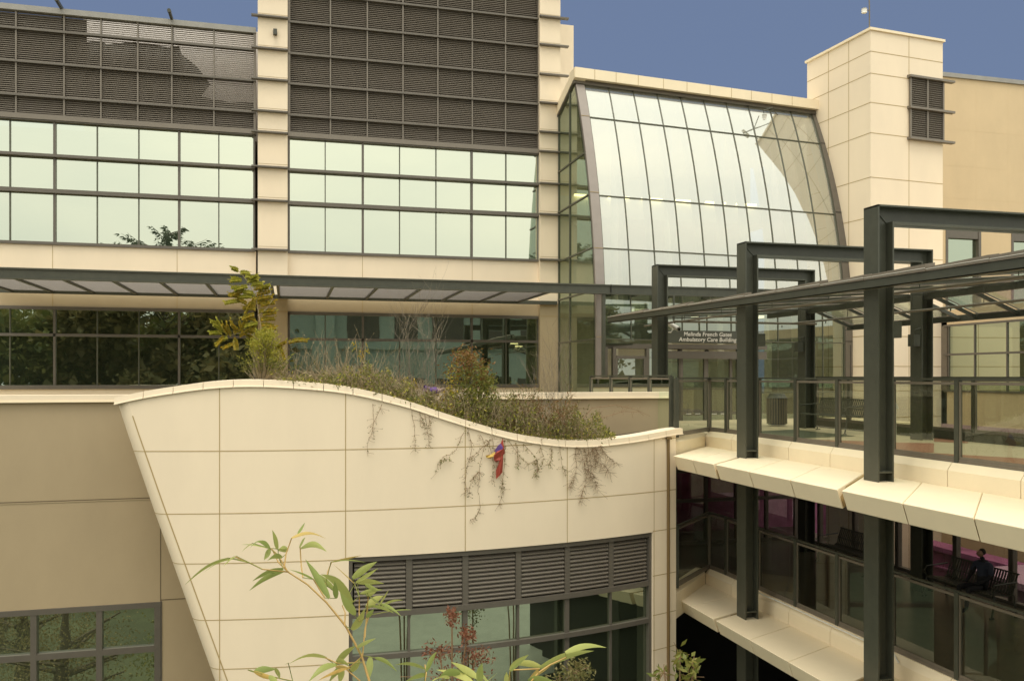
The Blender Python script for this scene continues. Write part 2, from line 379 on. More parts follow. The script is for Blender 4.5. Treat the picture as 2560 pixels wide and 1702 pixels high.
for (u, v0) in ((155, 20), (430, 55)):
    b = MB(); x = XY(u, YF); b.box(x - .03, x + .03, YF - .55, YF + .4, 9.27, 9.35); b.tube([(x, YF - .5, 9.31), (x, YF - .6, 9.31)], .05, 8)
    b.box(x - .025, x + .025, YF + .05, YF + .12, 8.0, 9.27); b.build('davit_arm', 'steel', bld)
# wall fixture
b = MB(); c = PY(688, 84, YF - .2); b.box(c.x - .05, c.x + .05, YF - .32, YF - .2, c.z - .06, c.z + .08); b.box(c.x - .04, c.x + .04, YF - .34, YF - .32, c.z - .07, c.z + .02); b.build('light_fixture', 'steel', bld)
# set-back block right of the right pier
rb = MB(); rb.box(7.2, XY(1434, 26), 26, 30, 2, 11.15); rb.mi(1).box(7.2, XY(1434, 26) + .003, 25.996, 26.1, 8.42, 8.44)
rb.build('setback_block', ['cream', 'joint'], bld)

# ================================================================== LONG TRELLIS CANOPY
YC = 20.45
can = thing('trellis_canopy', (2.5, YF - .2, 2.05), 'long dark steel trellis canopy running along the building above the lower windows', 'canopy')
xc0, xc1 = XY(-140, YC), XY(2075, YC)
m = MB(); m.box(xc0, xc1, YC, YC + .05, 2.09, 2.31); m.box(xc0, xc1, YC - .03, YC + .12, 2.28, 2.315); m.box(xc0, xc1, YC - .03, YC + .12, 2.075, 2.105)
xm = XY(1527, YC); m.mi(1).box(xm - .008, xm + .008, YC - .034, YC, 2.07, 2.32)
m.build('front_beam', ['steel', 'dark'], can)
MB().box(xc0, 7.55, YF - .34, YF - .22, 2.06, 2.16).build('rear_beam', 'steel', can)
rus = [-90, 31, 153, 278, 398, 514, 678, 694, 833, 945, 1055, 1163, 1271, 1378]
rx = [XY(u, YC) for u in rus]
for x in rx: MB().box(x - .03, x + .03, YC + .12, YF - .34, 2.08, 2.2).build('rafter', 'steel', can)
for i in range(len(rx) - 1):
    if abs(rx[i + 1] - rx[i]) < .3: continue
    b = MB(); y = YC + .2
    while y < YF - .4:
        b.hexa([(rx[i] + .03, y, 2.12), (rx[i + 1] - .03, y, 2.12), (rx[i + 1] - .03, y + .012, 2.12), (rx[i] + .03, y + .012, 2.12),
                (rx[i] + .03, y + .05, 2.19), (rx[i + 1] - .03, y + .05, 2.19), (rx[i + 1] - .03, y + .062, 2.19), (rx[i] + .03, y + .062, 2.19)]); y += .085
    b.build('slat_panel', 'slat_grey', can)
for u in (1545, 1608, 1700, 1790, 1880, 1960, 2050):
    x = XY(u, YC); MB().box(x - .03, x + .03, YC + .12, 21.25, 2.08, 2.2).build('rafter', 'steel', can)
MB().box(7.72, 7.80, YC + .0, YC + .08, FZ, 2.07).build('post', 'steel', can)

# ================================================================== GLASS ATRIUM
AX0, AP = 7.9, 0.763
def fy(z): return 20.78 + (0.033 * (z - 1) ** 2 if z > 1 else 0)
def AT(s, z, off=0.0): x = AX0 + AP * s; return V((x, fy(z) + .098 * (x - AX0) - off, z))
atr = thing('glass_atrium', (11.8, 22, FZ), 'leaning glass curtain wall entrance hall with a cream parapet along its top', 'atrium')
ZA = [FZ, -.45, .95, 2.2, 3.31, 4.73, 6.99, 8.06]
m = MB()
def zr(z0, z1, n): return [z0 + (z1 - z0) * i / n for i in range(n + 1)]
for s in range(11):
    sw = .02 if 0 < s < 10 else .05
    zz = zr(FZ if s in (0, 8, 9, 10) else .95, 8.06, 16)
    for a, b in zip(zz, zz[1:]): m.bar(AT(s, a), AT(s, b), sw, .05, (0, 1, 0))
for z in ZA[1:]:
    if z < .9: m.bar(AT(6.2, z), AT(10, z), .05, .03)
    else: m.bar(AT(0, z), AT(10, z), .05, .03 if z < 8 else .08)
cw = m.build('mullion_grid', 'frame_green', atr)
for i in range(len(ZA) - 1):
    for s in range(10):
        if ZA[i + 1] < 1 and s < 6: continue
        g = MB(); n = 4; zz = zr(ZA[i], ZA[i + 1], n); g.grid([[AT(s + .01, z), AT(s + .99, z)] for z in zz])
        g.build('pane', 'win_atrium' if ZA[i] > 2.1 else 'win_lower', cw, smooth=True)
# corner posts (grey cladding)
for (s0, s1, nm) in ((-.33, 0.0, 'post_grey'), (10.0, 10.32, 'frame')):
    m = MB(); zz = zr(FZ, 8.1, 18)
    for a, b in zip(zz, zz[1:]):
        P = [AT(s0, a, .06), AT(s1, a, .06), AT(s1, a, -.15), AT(s0, a, -.15), AT(s0, b, .06), AT(s1, b, .06), AT(s1, b, -.15), AT(s0, b, -.15)]
        m.hexa(P)
    m.mi(1)
    for z in (1.0, 3.3, 4.8, 7.0): m.bar(AT(s0, z, .065), AT(s1, z, .065), .01, .012)
    m.bar(AT((s0 + s1) / 2 + .06, FZ, .062), AT((s0 + s1) / 2 + .06, .9, .062), .012, .012, (0, 1, 0))
    m.build('corner_post', [nm, 'joint' if nm == 'post_grey' else 'dark'], atr)
# parapet fascia
m = MB(); s0, s1 = -.42, 10.45
A0, A1 = AT(s0, 8.06, .22), AT(s1, 8.06, .22)
m.prism([A0 + V((0, 0, .06)), A1 + V((0, 0, .06)), A1 + V((0, 0, .34)), A0 + V((0, 0, .34))], (0, .5, 0)); m.mi(1)
for s in (.35, 1.2, 2.1, 3.15, 4.15, 5.15, 6.1, 7.0, 7.95, 8.9):
    p = AT(s, 8.06, .224); m.box(p.x - .006, p.x + .006, p.y, p.y + .05, p.z + .06, p.z + .341)
m.mi(2).prism([AT(s0, 8.0, .1), AT(s1, 8.0, .1), AT(s1, 8.12, .1), AT(s0, 8.12, .1)], (0, .3, 0))
m.build('parapet', ['cream_hi', 'joint', 'frame'], atr)
# side wall glass on the left (plane x = AX0-.26)
xs_ = AX0 - .27
def SZ(y):   # sloping top of the side wall
    y0, z0 = fy(8.06), 8.12; p = PX(1388, 306, xs_); return z0 + (p.z - z0) * (y - y0) / (p.y - y0)
ysd = [YF - .22, 22.75, None]
m = MB(); gl = MB()
ztop = SZ
zz = zr(FZ, 7.6, 14)
gp = []
for z in zz: gp.append([V((xs_, YF - .2, min(z, SZ(YF)))), V((xs_, fy(z) - .0, z))])
gl.grid([[V((xs_, YF - .2, FZ + (SZ(YF - .2) - FZ) * k / 14)), V((xs_, (fy(FZ + (8.06 - FZ) * k / 14) + YF) / 2, FZ + (SZ(23.1) - FZ) * k / 14)), V((xs_, fy(FZ + (8.06 - FZ) * k / 14), FZ + (8.06 - FZ) * k / 14))] for k in range(15)])
for y in (YF - .25, 22.75):
    m.box(xs_ - .03, xs_ + .03, y - .02, y + .02, FZ, SZ(y))
for z in (.95, 2.2, 3.31, 4.73, 5.9):
    m.box(xs_ - .03, xs_ + .03, fy(z), YF - .2, z - .02, z + .02)
m.build('side_mullions', 'frame_green', atr); gl.build('side_glazing', 'win_side', atr)
a = V((xs_ - .06, fy(8.06) - .2, 8.12)); b = V((xs_ - .06, YF + .1, SZ(YF + .1)))
m = MB(); m.prism([a, b, b + V((0, 0, .30)), a + V((0, 0, .28))], (.35, 0, 0)); m.mi(1).prism([a + V((.01, .1, -.07)), b + V((.01, 0, -.07)), b + V((.01, 0, 0)), a + V((.01, .1, 0))], (.2, 0, 0)); m.build('side_parapet', ['cream_hi', 'frame'], atr)
# interior
m = MB(); m.box(7.8, 15.4, 26.5, 26.6, FZ, 8.0); m.box(7.8, 15.3, 24.6, 26.5, 1.9, 2.25); m.box(7.8, 15.3, 25.0, 26.5, 4.9, 5.5)
m.box(xs_ + .05, 7.75, YF + .4, 26.5, FZ, 8.0)
m.build('rear_wall', 'interior_pale', atr)
m = MB(); m.quad(AT(-.3, 8.0, -.35), AT(10.2, 8.0, -.35), (15.9, 26.5, 7.2), (7.7, 26.5, 6.0)); m.build('ceiling', 'interior_pale', atr)
m = MB(); m.box(7.8, 15.6, 21.9, 26.5, FZ - .1, FZ + .0); m.build('hall_floor', 'floor', atr)
m = MB()
for s in range(1, 11):
    zz = zr(.95, 7.9, 12)
    for a, b in zip(zz, zz[1:]): m.hexa([AT(s - .04, a, -.10), AT(s + .04, a, -.10), AT(s + .04, a, -.42), AT(s - .04, a, -.42), AT(s - .04, b, -.10), AT(s + .04, b, -.10), AT(s + .04, b, -.42), AT(s - .04, b, -.42)])
m.build('inner_fins', 'interior_pale', atr)
for x in (9.2, 10.9, 12.6, 14.2):
    MB().tube([(x, 23.4, FZ), (x, 23.4, 7.4)], .11, 14).build('column', 'interior_pale', atr, smooth=True)
for i in range(6): MB().box(8.5 + i * 1.1, 9.2 + i * 1.1, 24.9, 24.98, 5.5, 5.56).build('cove_light', 'lamp', atr)
for (x, y) in ((9.6, 22.6), (11.2, 22.6), (12.8, 22.6), (14.4, 22.8), (10.4, 24.2), (12.4, 24.2), (14.2, 24.2)): MB().box(x - .25, x + .25, y - .25, y + .25, 1.82, 1.88).build('ceiling_lamp', 'lamp_soft', atr)  # unseen glowing panels added to brighten the hall behind the doors
# entrance doors in the lower left of the glass wall
def AW(u, v, off=0.0):
    # point on the vertical lower plane of the front
    r = ray(u, v); k = (20.78 - .098 * AX0 - off) / (r.y - .098 * r.x); return r * k
def frame_px(mb, u0, u1, v0, v1, t, off, dep=.07):
    for (a, b) in (((u0, v0), (u1, v0)), ((u0, v1), (u1, v1))):
        p, q = AW(*a, off), AW(*b, off); p.z = q.z = (p.z + q.z) / 2; mb.bar(p, q, dep, t)
    for u in (u0, u1):
        p, q = AW(u, v0, off), AW(u, v1, off); q.x, q.y = p.x, p.y; mb.bar(p, q, dep, t, (0, 1, 0))
def pane_px(parent, u0, u1, v0, v1, off, mt='win_lower'):
    p = [AW(u0, v1, off), AW(u1, v1, off), AW(u1, v0, off), AW(u0, v0, off)]; return MB().quad(*p).build('pane', mt, parent)
ent = MB()
p, q = AW(1512, 868, .03), AW(1850, 882, .03); z_ = .80
ent.box(AT(0, 0).x, AT(6.2, 0).x, 20.86, 21.3, .72, .84); ent.box(AT(1.7, 0).x + .2, AT(6.2, 0).x, 20.88, 21.28, .46, .66)
ent.box(AT(0, 0).x, AT(0, 0).x + .08, 20.75, 20.9, FZ, .75)
for u in (1535, 1618, 1664, 1700, 1846):
    c = AW(u, 940); ent.box(c.x - .04, c.x + .04, c.y - .05, c.y + .08, FZ, .75)
ent.build('door_surround', 'frame', atr)
for (u0, u1) in ((1540, 1612), (1703, 1762), (1766, 1826)):
    d = MB(); frame_px(d, u0, u1, 893, 1058, .08, .02); frame_px(d, u0, u1, 972, 1030, .02, .02)
    dd = d.build('door', 'frame', atr); pane_px(dd, u0, u1, 893, 1058, .02)
    e = MB(); c = AW((u0 + u1) / 2, 1035, .06); e.box(c.x - .2, c.x - .06, c.y - .02, c.y, c.z, c.z + .02).box(c.x + .06, c.x + .2, c.y - .02, c.y, c.z, c.z + .02); e.build('kick_marking', 'white', dd)
for (u0, u1, v0, v1) in ((1514, 1618, 760, 862), (1618, 1664, 760, 1058), (1664, 1702, 893, 1058), (1828, 1850, 893, 1058)):
    pane_px(cw, u0, u1, v0, v1, 0.0)
# ================================================================== STAIR TOWER
a2 = V((.9962, .0872, 0)); b2 = V((-.0872, .9962, 0)); CT = V((15.85, 20.8, 0))
def TW(m_, k, z): return CT + a2 * m_ + b2 * k + V((0, 0, z))
tow = thing('stair_tower', (17, 22, GZ), 'cream panelled square tower with dark louvres on its right face and an antenna on top', 'tower')
m = MB(); lw, rw, tz = 2.7, 2.62, 9.70
m.hexa([TW(0, 0, GZ), TW(rw, 0, GZ), TW(rw, lw, GZ), TW(0, lw, GZ), TW(0, 0, tz), TW(rw, 0, tz), TW(rw, lw, tz), TW(0, lw, tz)])
m.mi(1); zj = []
for v in (128, 183, 256, 332, 443, 543, 640, 740, 840, 916, 978, 1045): zj.append((H0 - v) * 24.1 / F)
for z in zj:
    m.prism([TW(-.004, -.004, z), TW(rw, -.004, z), TW(rw, -.004, z + .018), TW(-.004, -.004, z + .018)], b2 * .02)
    m.prism([TW(-.004, -.004, z), TW(-.004, lw, z), TW(-.004, lw, z + .018), TW(-.004, -.004, z + .018)], a2 * .02)
for mm in (1.36,): m.prism([TW(mm, -.005, GZ), TW(mm + .016, -.005, GZ), TW(mm + .016, -.005, tz), TW(mm, -.005, tz)], b2 * .02)
for kk in (.86, 1.72): m.prism([TW(-.005, kk, GZ), TW(-.005, kk + .016, GZ), TW(-.005, kk + .016, tz), TW(-.005, kk, tz)], a2 * .02)
m.mi(2).hexa([TW(-.05, -.05, tz), TW(rw + .05, -.05, tz), TW(rw + .05, lw + .05, tz), TW(-.05, lw + .05, tz), TW(-.05, -.05, tz + .07), TW(rw + .05, -.05, tz + .07), TW(rw + .05, lw + .05, tz + .07), TW(-.05, lw + .05, tz + .07)])
m.build('wall', ['cream', 'joint', 'cream_hi'], tow)
zl = [6.72 + .0, 7.62, 8.50]; zl = [(H0 - 345) * 24.5 / F, (H0 - 268) * 24.5 / F, (H0 - 190) * 24.5 / F]
lv = MB(); lv.mi(1).prism([TW(1.40, -.012, zl[0]), TW(rw - .02, -.012, zl[0]), TW(rw - .02, -.012, zl[2]), TW(1.40, -.012, zl[2])], b2 * .01).mi(0)
for z in zl: lv.hexa([TW(1.3, -.14, z - .03), TW(rw + .33, -.14, z - .03), TW(rw + .33, .0, z - .03), TW(1.3, .0, z - .03), TW(1.3, -.14, z + .03), TW(rw + .33, -.14, z + .03), TW(rw + .33, .0, z + .05), TW(1.3, .0, z + .05)])
for x in (1.38, 2.0, rw - .03): lv.bar(TW(x, -.04, zl[0]), TW(x, -.04, zl[2]), .05, .06, (0, 1, 0))
z = zl[0] + .06
while z < zl[2] - .03:
    if abs(z - zl[1]) > .05: lv.hexa([TW(1.4, -.05, z), TW(rw - .03, -.05, z), TW(rw - .03, -.015, z + .03), TW(1.4, -.015, z + .03), TW(1.4, -.052, z + .01), TW(rw - .03, -.052, z + .01), TW(rw - .03, -.018, z + .04), TW(1.4, -.018, z + .04)])
    z += .06
lv.build('louvre_panel', ['louvre', 'backing'], tow)
an = thing('security_mast', TW(.05, .1, tz + .07), 'thin mast with two white domed cameras standing on the tower corner', 'antenna')
o_ = TW(.05, .1, tz + .07)
m = MB(); m.tube([o_, o_ + V((0, 0, .55)), o_ + V((-.01, 0, .88)), o_ + V((-.06, 0, .95))], .018, 6); m.tube([o_ + V((0, 0, .5)), o_ + V((-.12, 0, .56))], .012, 5)
m.build('pole', 'steel_brown', an)
for (dx, dz, r) in ((-.17, .5, .075), (-.10, .98, .06)):
    m = MB(); c = o_ + V((dx, 0, dz)); m.tube([c + V((0, 0, .06)), c + V((0, 0, .02)), c, c - V((0, 0, .035)), c - V((0, 0, .06))], r, 10); 
    m.v = [tuple(V(p)) for p in m.v]; m.build('camera_head', 'white', an, smooth=True)

# ================================================================== FAR WING (right)
wing = thing('far_wing', (24, 24, GZ), 'plain tan building wing with a grey parapet cap right of the tower', 'building')
m = MB(); W0, W1 = 16.5, 34; ztp = 9.93
uw = [(2364, 2452), (2528, 2620)]
def W(u): return XY(u, YF)
zw0, zw1 = 2.0, PY(2400, 575, YF).z
m.box(W0, W(2364), YF, YF + .4, GZ, ztp); m.box(W(2364), W(2620), YF, YF + .4, zw1, ztp); m.box(W(2452), W(2528), YF, YF + .4, GZ, zw1); m.box(W(2364), W(2452), YF, YF + .4, GZ, zw0); m.box(W(2528), W(2620), YF, YF + .4, GZ, zw0); m.box(W(2620), W1, YF, YF + .4, GZ, ztp)
m.mi(1)
for v in (330, 420, 500): z = PY(2450, v, YF).z; m.box(W(2362), W1, YF - .002, YF + .1, z, z + .008)
for u in (2440, 2520): m.box(W(u), W(u) + .008, YF - .002, YF + .1, zw1, ztp - .1)
m.mi(2).box(W0, W1, YF - .06, YF + .5, ztp, ztp + .14)
m.build('wall', ['wing', 'wing', 'roofgrey'], wing)
for (u0, u1) in uw:
    f = MB(); x0, x1 = W(u0), W(u1)
    f.box(x0, x0 + .09, YF - .02, YF + .3, zw0, zw1); f.box(x1 - .1, x1, YF - .02, YF + .3, zw0, zw1); f.box(x0, x1, YF, YF + .2, zw1 - .28, zw1)
    ff = f.build('window', 'frame', wing); MB().quad((x0, YF + .12, zw0), (x1, YF + .12, zw0), (x1, YF + .12, zw1 - .2), (x0, YF + .12, zw1 - .2)).build('pane', 'win_lo', ff)
MB().box(W0, W1, YF + 3, YF + 3.1, GZ, 9).build('rear_wall', 'interior', wing)
# west-facing low wall with windows behind the walkway
XW = 18.4
lo = thing('courtyard_building', (XW + 1, 18, GZ), 'low tan building with green tinted windows and a pink painted base behind the walkway', 'building')
m = MB(); m.box(XW, XW + 4, 8, 21.0, 1.45, 1.9); m.box(XW, XW + .3, 8, 21.0, -1.37, -.42); m.mi(1).box(XW - .02, XW + .3, 8, 21.0, -2.2, -1.37); m.mi(0).box(XW, XW + .3, 8, 21.0, GZ, -2.2); m.box(XW + 2.5, XW + 2.6, 8, 21, -1.3, 1.45)
m.mi(2).box(XW, XW + .2, 20.8, 21.05, -2.2, 1.9)
m.build('wall', ['wing', 'pink', 'steel_brown'], lo)
f = MB(); ywin = [YX(u, XW) for u in (2372, 2437, 2518, 2600, 2700)] + [8.0]
for y in ywin: f.box(XW - .02, XW + .06, y - .016, y + .016, -.42, 1.45)
for z in (-.42, .62, 1.45): f.box(XW - .03, XW + .06, 8, 20.9, z - .03, z + .025)
ff = f.build('window', 'frame', lo)
for a, b in zip(ywin, ywin[1:]):
    for (z0, z1) in ((-.42, .62), (.62, 1.45)): MB().quad((XW + .01, a, z0), (XW + .01, b, z0), (XW + .01, b, z1), (XW + .01, a, z1)).build('pane', 'win_lo', ff)
pw = MB(); pw.box(17.2, 17.6, 9.5, 20.5, GZ, -4.75); pw.box(17.1, 17.7, 9.5, 20.5, -4.75, -4.63); pw.box(17.12, 17.2, 9.5, 20.5, -5.2, -5.16)
pw.build('planter_wall', 'purple', label='purple mural painted low wall seen behind the lower walkway level', cat='wall')
pw = MB(); q0 = PX(2490, 1400, 15.6); pw.box(15.0, 17.1, 8.0, q0.y, GZ, -4.5); pw.box(14.9, 17.1, 8.0, q0.y + .1, -4.5, -4.35)
pw.build('planter_box', 'lavender', label='lavender pink raised planter box at the right edge behind the lower bench', cat='planter')

# ================================================================== WALKWAY LEVELS
DZ = -2.80
XR, XO = 8.28, 6.71
DIAG = V((1.57, 1.55, 0))
KA, KB = V((8.28, 16.0, 0)), V((6.97, 14.62, 0))
def level(dz, lab, XO, DIAG, LISTS):
    wk = thing('walkway_deck', (9.5, 11, FZ + dz), lab, 'walkway')
    z0 = FZ + dz
    d = MB(); d.prism([(XR + .1, 3, z0), (12.2 if dz == 0 else 12.31, 3, z0), (12.2 if dz == 0 else 12.31, 18.6, z0), (XR + .1, 18.6, z0), (XR - 1.0, 18.6, z0), (XR - 1.0, 15.72, z0), (XR + .1, 16.4, z0)], (0, 0, -.30)).build('deck', 'floor' if dz == 0 else 'floor_shade', wk)
    if dz == 0: MB().box(XR - 1.0, 15.7, 18.6, 23.9, z0 - .3, z0 - .003).build('deck', 'floor', wk)
    # kerb with chamfered top
    zb, zt = -1.43 + dz, -1.12 + dz
    prof = [(0, zb), (-.0, zt - .10), (.07, zt), (.2, zt), (.2, zb - .25), (0, zb - .25)]
    jy = [16.0, 14.95, 14.1, 13.0, 11.84, 10.6, 9.35, 8.2, 7.05, 5.9, 4.8, 3.2]
    for a, b in zip(jy, jy[1:]):
        P = [V((XR + p[0], a - .006, p[1])) for p in prof]; k = MB(); k.prism(P, (0, b - a + .012, 0)); k.build('kerb_stone', 'cream_hi', wk)
    dn = (KA - KB).normalized(); nn = V((-dn.y, dn.x, 0))     # towards walkway side
    P = [KB + nn * p[0] + V((0, 0, p[1])) for p in prof]; k = MB(); k.prism(P, dn * ((KA - KB).length - .01)); k.build('kerb_stone', 'cream_hi', wk)
    j = MB(); j.box(XR + .02, XR + .19, 3.2, 15.9, zb - .2, zt - .13); j.build('kerb_backing', 'joint', wk)
    # ledges: parallelogram slabs with inclined fascia
    zt = -1.43 + dz; h = .25
    for li, (ya, yb, js) in enumerate(LISTS):
        cuts = [ya] + js + [yb]
        for i in range(len(cuts) - 1):
            a, b = cuts[i] - (.006 if i else 0), cuts[i + 1] + (.006 if i < len(cuts) - 2 else 0)
            o0, o1 = V((XO, a, zt)), V((XO, b, zt)); k = (XR - XO) / DIAG.x
            i0, i1 = o0 + DIAG * k, o1 + DIAG * k
            if li == 0 and i == 0: i0 = V((XR, 15.98, zt)); 
            dnv = V((0, 0, -h)); ins = V((.10, .02, 0))
            s_ = MB(); s_.hexa([o0 + dnv + ins, o1 + dnv + ins, i1 + dnv, i0 + dnv, o0, o1, i1, i0])
            s_.hexa([o0 + V((0, 0, 0)), o1, o1 + V((.05, .03, .018)), o0 + V((.05, .03, .018)), o0 + V((0, 0, .001)), o1 + V((0, 0, .001)), o1 + V((.05, .03, .019)), o0 + V((.05, .03, .019))]) if False else None
            lo_ = s_.build('ledge_slab', 'cream_hi', wk)
            bv = lo_.modifiers.new('bevel', 'BEVEL'); bv.width = .012; bv.segments = 2
        q = MB(); k = .97; 
        q.hexa([V((XO + .15, ya - .05, zt - h + .02)), V((XO + .15, yb + .05, zt - h + .02)), V((XR, yb + DIAG.y - .05, zt - h + .02)), V((XR, ya + DIAG.y - .1, zt - h + .02)),
                V((XO + .04, ya - .05, zt - .02)), V((XO + .04, yb + .05, zt - .02)), V((XR, yb + DIAG.y - .05, zt - .02)), V((XR, ya + DIAG.y - .1, zt - .02))]); q.build('ledge_core', 'joint', wk)
    return wk
up = level(0, 'upper walkway deck with cream kerb and sloping cream ledges along its edge', 6.71, DIAG, ((14.2, 12.71, [13.45]), (12.63, 9.45, [11.59, 10.5]), (9.36, 4.1, [8.26, 7.22, 6.2, 5.15])))
lw_ = level(DZ, 'lower walkway deck with cream kerb and ledges one storey below the glass canopy', 7.19, V((1.09, .52, 0)), ((15.28, 13.62, [14.45]), (13.53, 10.15, [12.4, 11.3]), (10.05, 4.4, [9.0, 7.95, 6.9, 5.85])))
# floor inlays on the upper deck
def inlay(pts, m_, o=0):
    P = [PZ(u, v, FZ) for (u, v) in pts]; z = FZ + .004 + o
    MB().prism([V((max(8.42, p.x), p.y, z)) for p in P], (0, 0, .001)).build('floor_inlay', m_, up)
inlay([(2232, 1106), (2335, 1108), (2335, 1132), (2232, 1127)], 'floor_red'); inlay([(2335, 1095), (2420, 1104), (2420, 1108), (2335, 1104)], 'floor_red')
inlay([(2336, 1133), (2560, 1146), (2580, 1190), (2340, 1148)], 'floor_red'); inlay([(2035, 1099), (2165, 1103), (2165, 1125), (2020, 1104)], 'floor_red')
inlay([(1880, 1079), (1985, 1074), (2140, 1090), (1985, 1096), (1885, 1092)], 'floor_green', .002)
# lower level rear glazing and soffit
m = MB()
for y in (17.9, 16.6, 15.2, 13.6, 12.3, 11.0, 9.6, 8.3, 7.0): m.box(12.2, 12.3, y - .05, y + .05, FZ + DZ, -1.5)
m.box(12.19, 12.31, 4, 18.5, FZ + DZ, FZ + DZ + .06); m.box(12.19, 12.31, 4, 18.5, -1.62, -1.5)
m.build('storefront_frame', 'frame', lw_)
m = MB()
for y in (17.0, 13.0, 9.8): MB().box(8.5, 12.1, y - .1, y + .1, -1.75, FZ - .3).build('soffit_beam', 'steel', lw_)
MB().box(7.3, 14.0, 20.2, 20.3, FZ + DZ - 3, FZ - .3).build('end_wall', 'purple', lw_)
MB().box(7.3, 13, 18.6, 20.2, FZ + DZ - .1, FZ + DZ).build('deck', 'floor_shade', lw_)
m = MB()
for x in (7.35, 8.05, 8.8, 9.6, 10.4, 11.2, 12.0): m.box(x - .04, x + .04, 18.5, 18.58, FZ + DZ, FZ - .32)
for z in (FZ + DZ + .06, FZ + DZ + 1.05, FZ + DZ + 1.75, FZ - .36): m.box(7.3, 12.1, 18.495, 18.585, z - .04, z + .04)
m.build('end_glazing_frame', 'frame', lw_)
for x in (8.3, 10.2): MB().box(x - .12, x + .12, 19.2, 19.5, FZ - .40, FZ - .36).build('ceiling_lamp', 'lamp_soft', lw_)
MB().quad((7.3, 18.54, FZ + DZ), (12.1, 18.54, FZ + DZ), (12.1, 18.54, FZ - .3), (7.3, 18.54, FZ - .3)).build('end_glass', 'store_glass', lw_)

for i, (ya, yb) in enumerate(((17.9, 16.6), (16.6, 15.2), (15.2, 13.6), (13.6, 12.3), (12.3, 11.0), (11.0, 9.6), (9.6, 8.3), (8.3, 7.0))):
    MB().quad((12.24, ya, FZ + DZ + .05), (12.24, yb, FZ + DZ + .05), (12.24, yb, -1.6), (12.24, ya, -1.6)).build('storefront_glass', 'store_glass', lw_)
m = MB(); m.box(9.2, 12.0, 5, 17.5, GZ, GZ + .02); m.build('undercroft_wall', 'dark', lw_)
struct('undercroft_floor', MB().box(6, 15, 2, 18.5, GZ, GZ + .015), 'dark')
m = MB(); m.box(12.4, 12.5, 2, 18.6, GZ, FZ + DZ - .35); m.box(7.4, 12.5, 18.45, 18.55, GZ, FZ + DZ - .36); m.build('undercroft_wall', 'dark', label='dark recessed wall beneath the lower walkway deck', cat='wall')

# ------------------------------------------------------------------ railings
def rail_panel(par, a, b, z0, z1, first=False):
    a = V(a); b = V(b); d = (b - a).normalized(); fr = MB()
    za, zb_ = V((0, 0, z0)), V((0, 0, z1))
    p, q = a + d * .035, b - d * .035
    fr.bar(p + za + V((0, 0, .02)), q + za + V((0, 0, .02)), .03, .04); fr.bar(p + zb_ - V((0, 0, .02)), q + zb_ - V((0, 0, .02)), .03, .035)
    fr.bar(p + za, p + zb_, .035, .03, d); fr.bar(q + za, q + zb_, .035, .03, d)
    f = fr.build('panel_frame', 'steel_brown', par)
    MB().quad(p + za, q + za, q + zb_, p + zb_).build('glass', 'rail_glass', f)
def railing(name, pts, z0, z1, label, group=None):
    cx = sum(p[0] for p in pts) / len(pts); cy = sum(p[1] for p in pts) / len(pts)
    r = thing(name, (cx, cy, z0), label, 'railing', group)
    for p in pts:
        MB().box(p[0] - .035, p[0] + .035, p[1] - .035, p[1] + .035, z0 - .06, z1 + .0).build('post', 'steel', r)
    for a, b in zip(pts, pts[1:]): rail_panel(r, (a[0], a[1], 0), (b[0], b[1], 0), z0, z1 - .03)
    m = MB()
    for a, b in zip(pts, pts[1:]): m.bar((a[0], a[1], z1 + .005), (b[0], b[1], z1 + .005), .04, .03)
    m.build('top_rail', 'steel', r)
    m = MB()
    for a, b in zip(pts, pts[1:]): m.bar((a[0], a[1], z0 - .02), (b[0], b[1], z0 - .02), .05, .04)
    m.build('bottom_rail', 'steel_brown', r)
    return r
ys = [15.95, 15.35, 14.15, 12.95, 11.8, 10.55, 9.3, 8.15, 7.0, 5.8]
xr = XR + .12
railing('glass_railing', [(7.02, 14.72), (8.36, 16.0)] + [(xr, y) for y in ys[1:]], -1.08, -.045, 'glass railing with dark frames along the outer edge of the upper walkway')
railing('glass_railing', [(7.02, 14.72), (8.36, 16.0)] + [(xr, y) for y in ys[1:]], -1.08 + DZ, -2.79, 'glass railing along the outer edge of the lower walkway level')
railing('glass_railing', [(11.95, y) for y in (17.6, 16.4, 15.2, 14.0, 12.85, 11.3, 9.7, 8.2, 6.8)], -1.0, -.03, 'glass railing on the far side of the upper walkway behind the bench')
railing('glass_railing', [(7.0, 14.9), (7.0, 15.9), (7.0, 16.9), (7.0, 18.0), (7.0, 19.3)], -1.08, -.0, 'short glass railing behind the tan parapet left of the entrance doors')
MB().box(11.9, 12.15, 4, 18.2, FZ, -1.02).build('kerb_plinth', 'steel', label='dark plinth under the far glass railing of the upper walkway', cat='plinth')

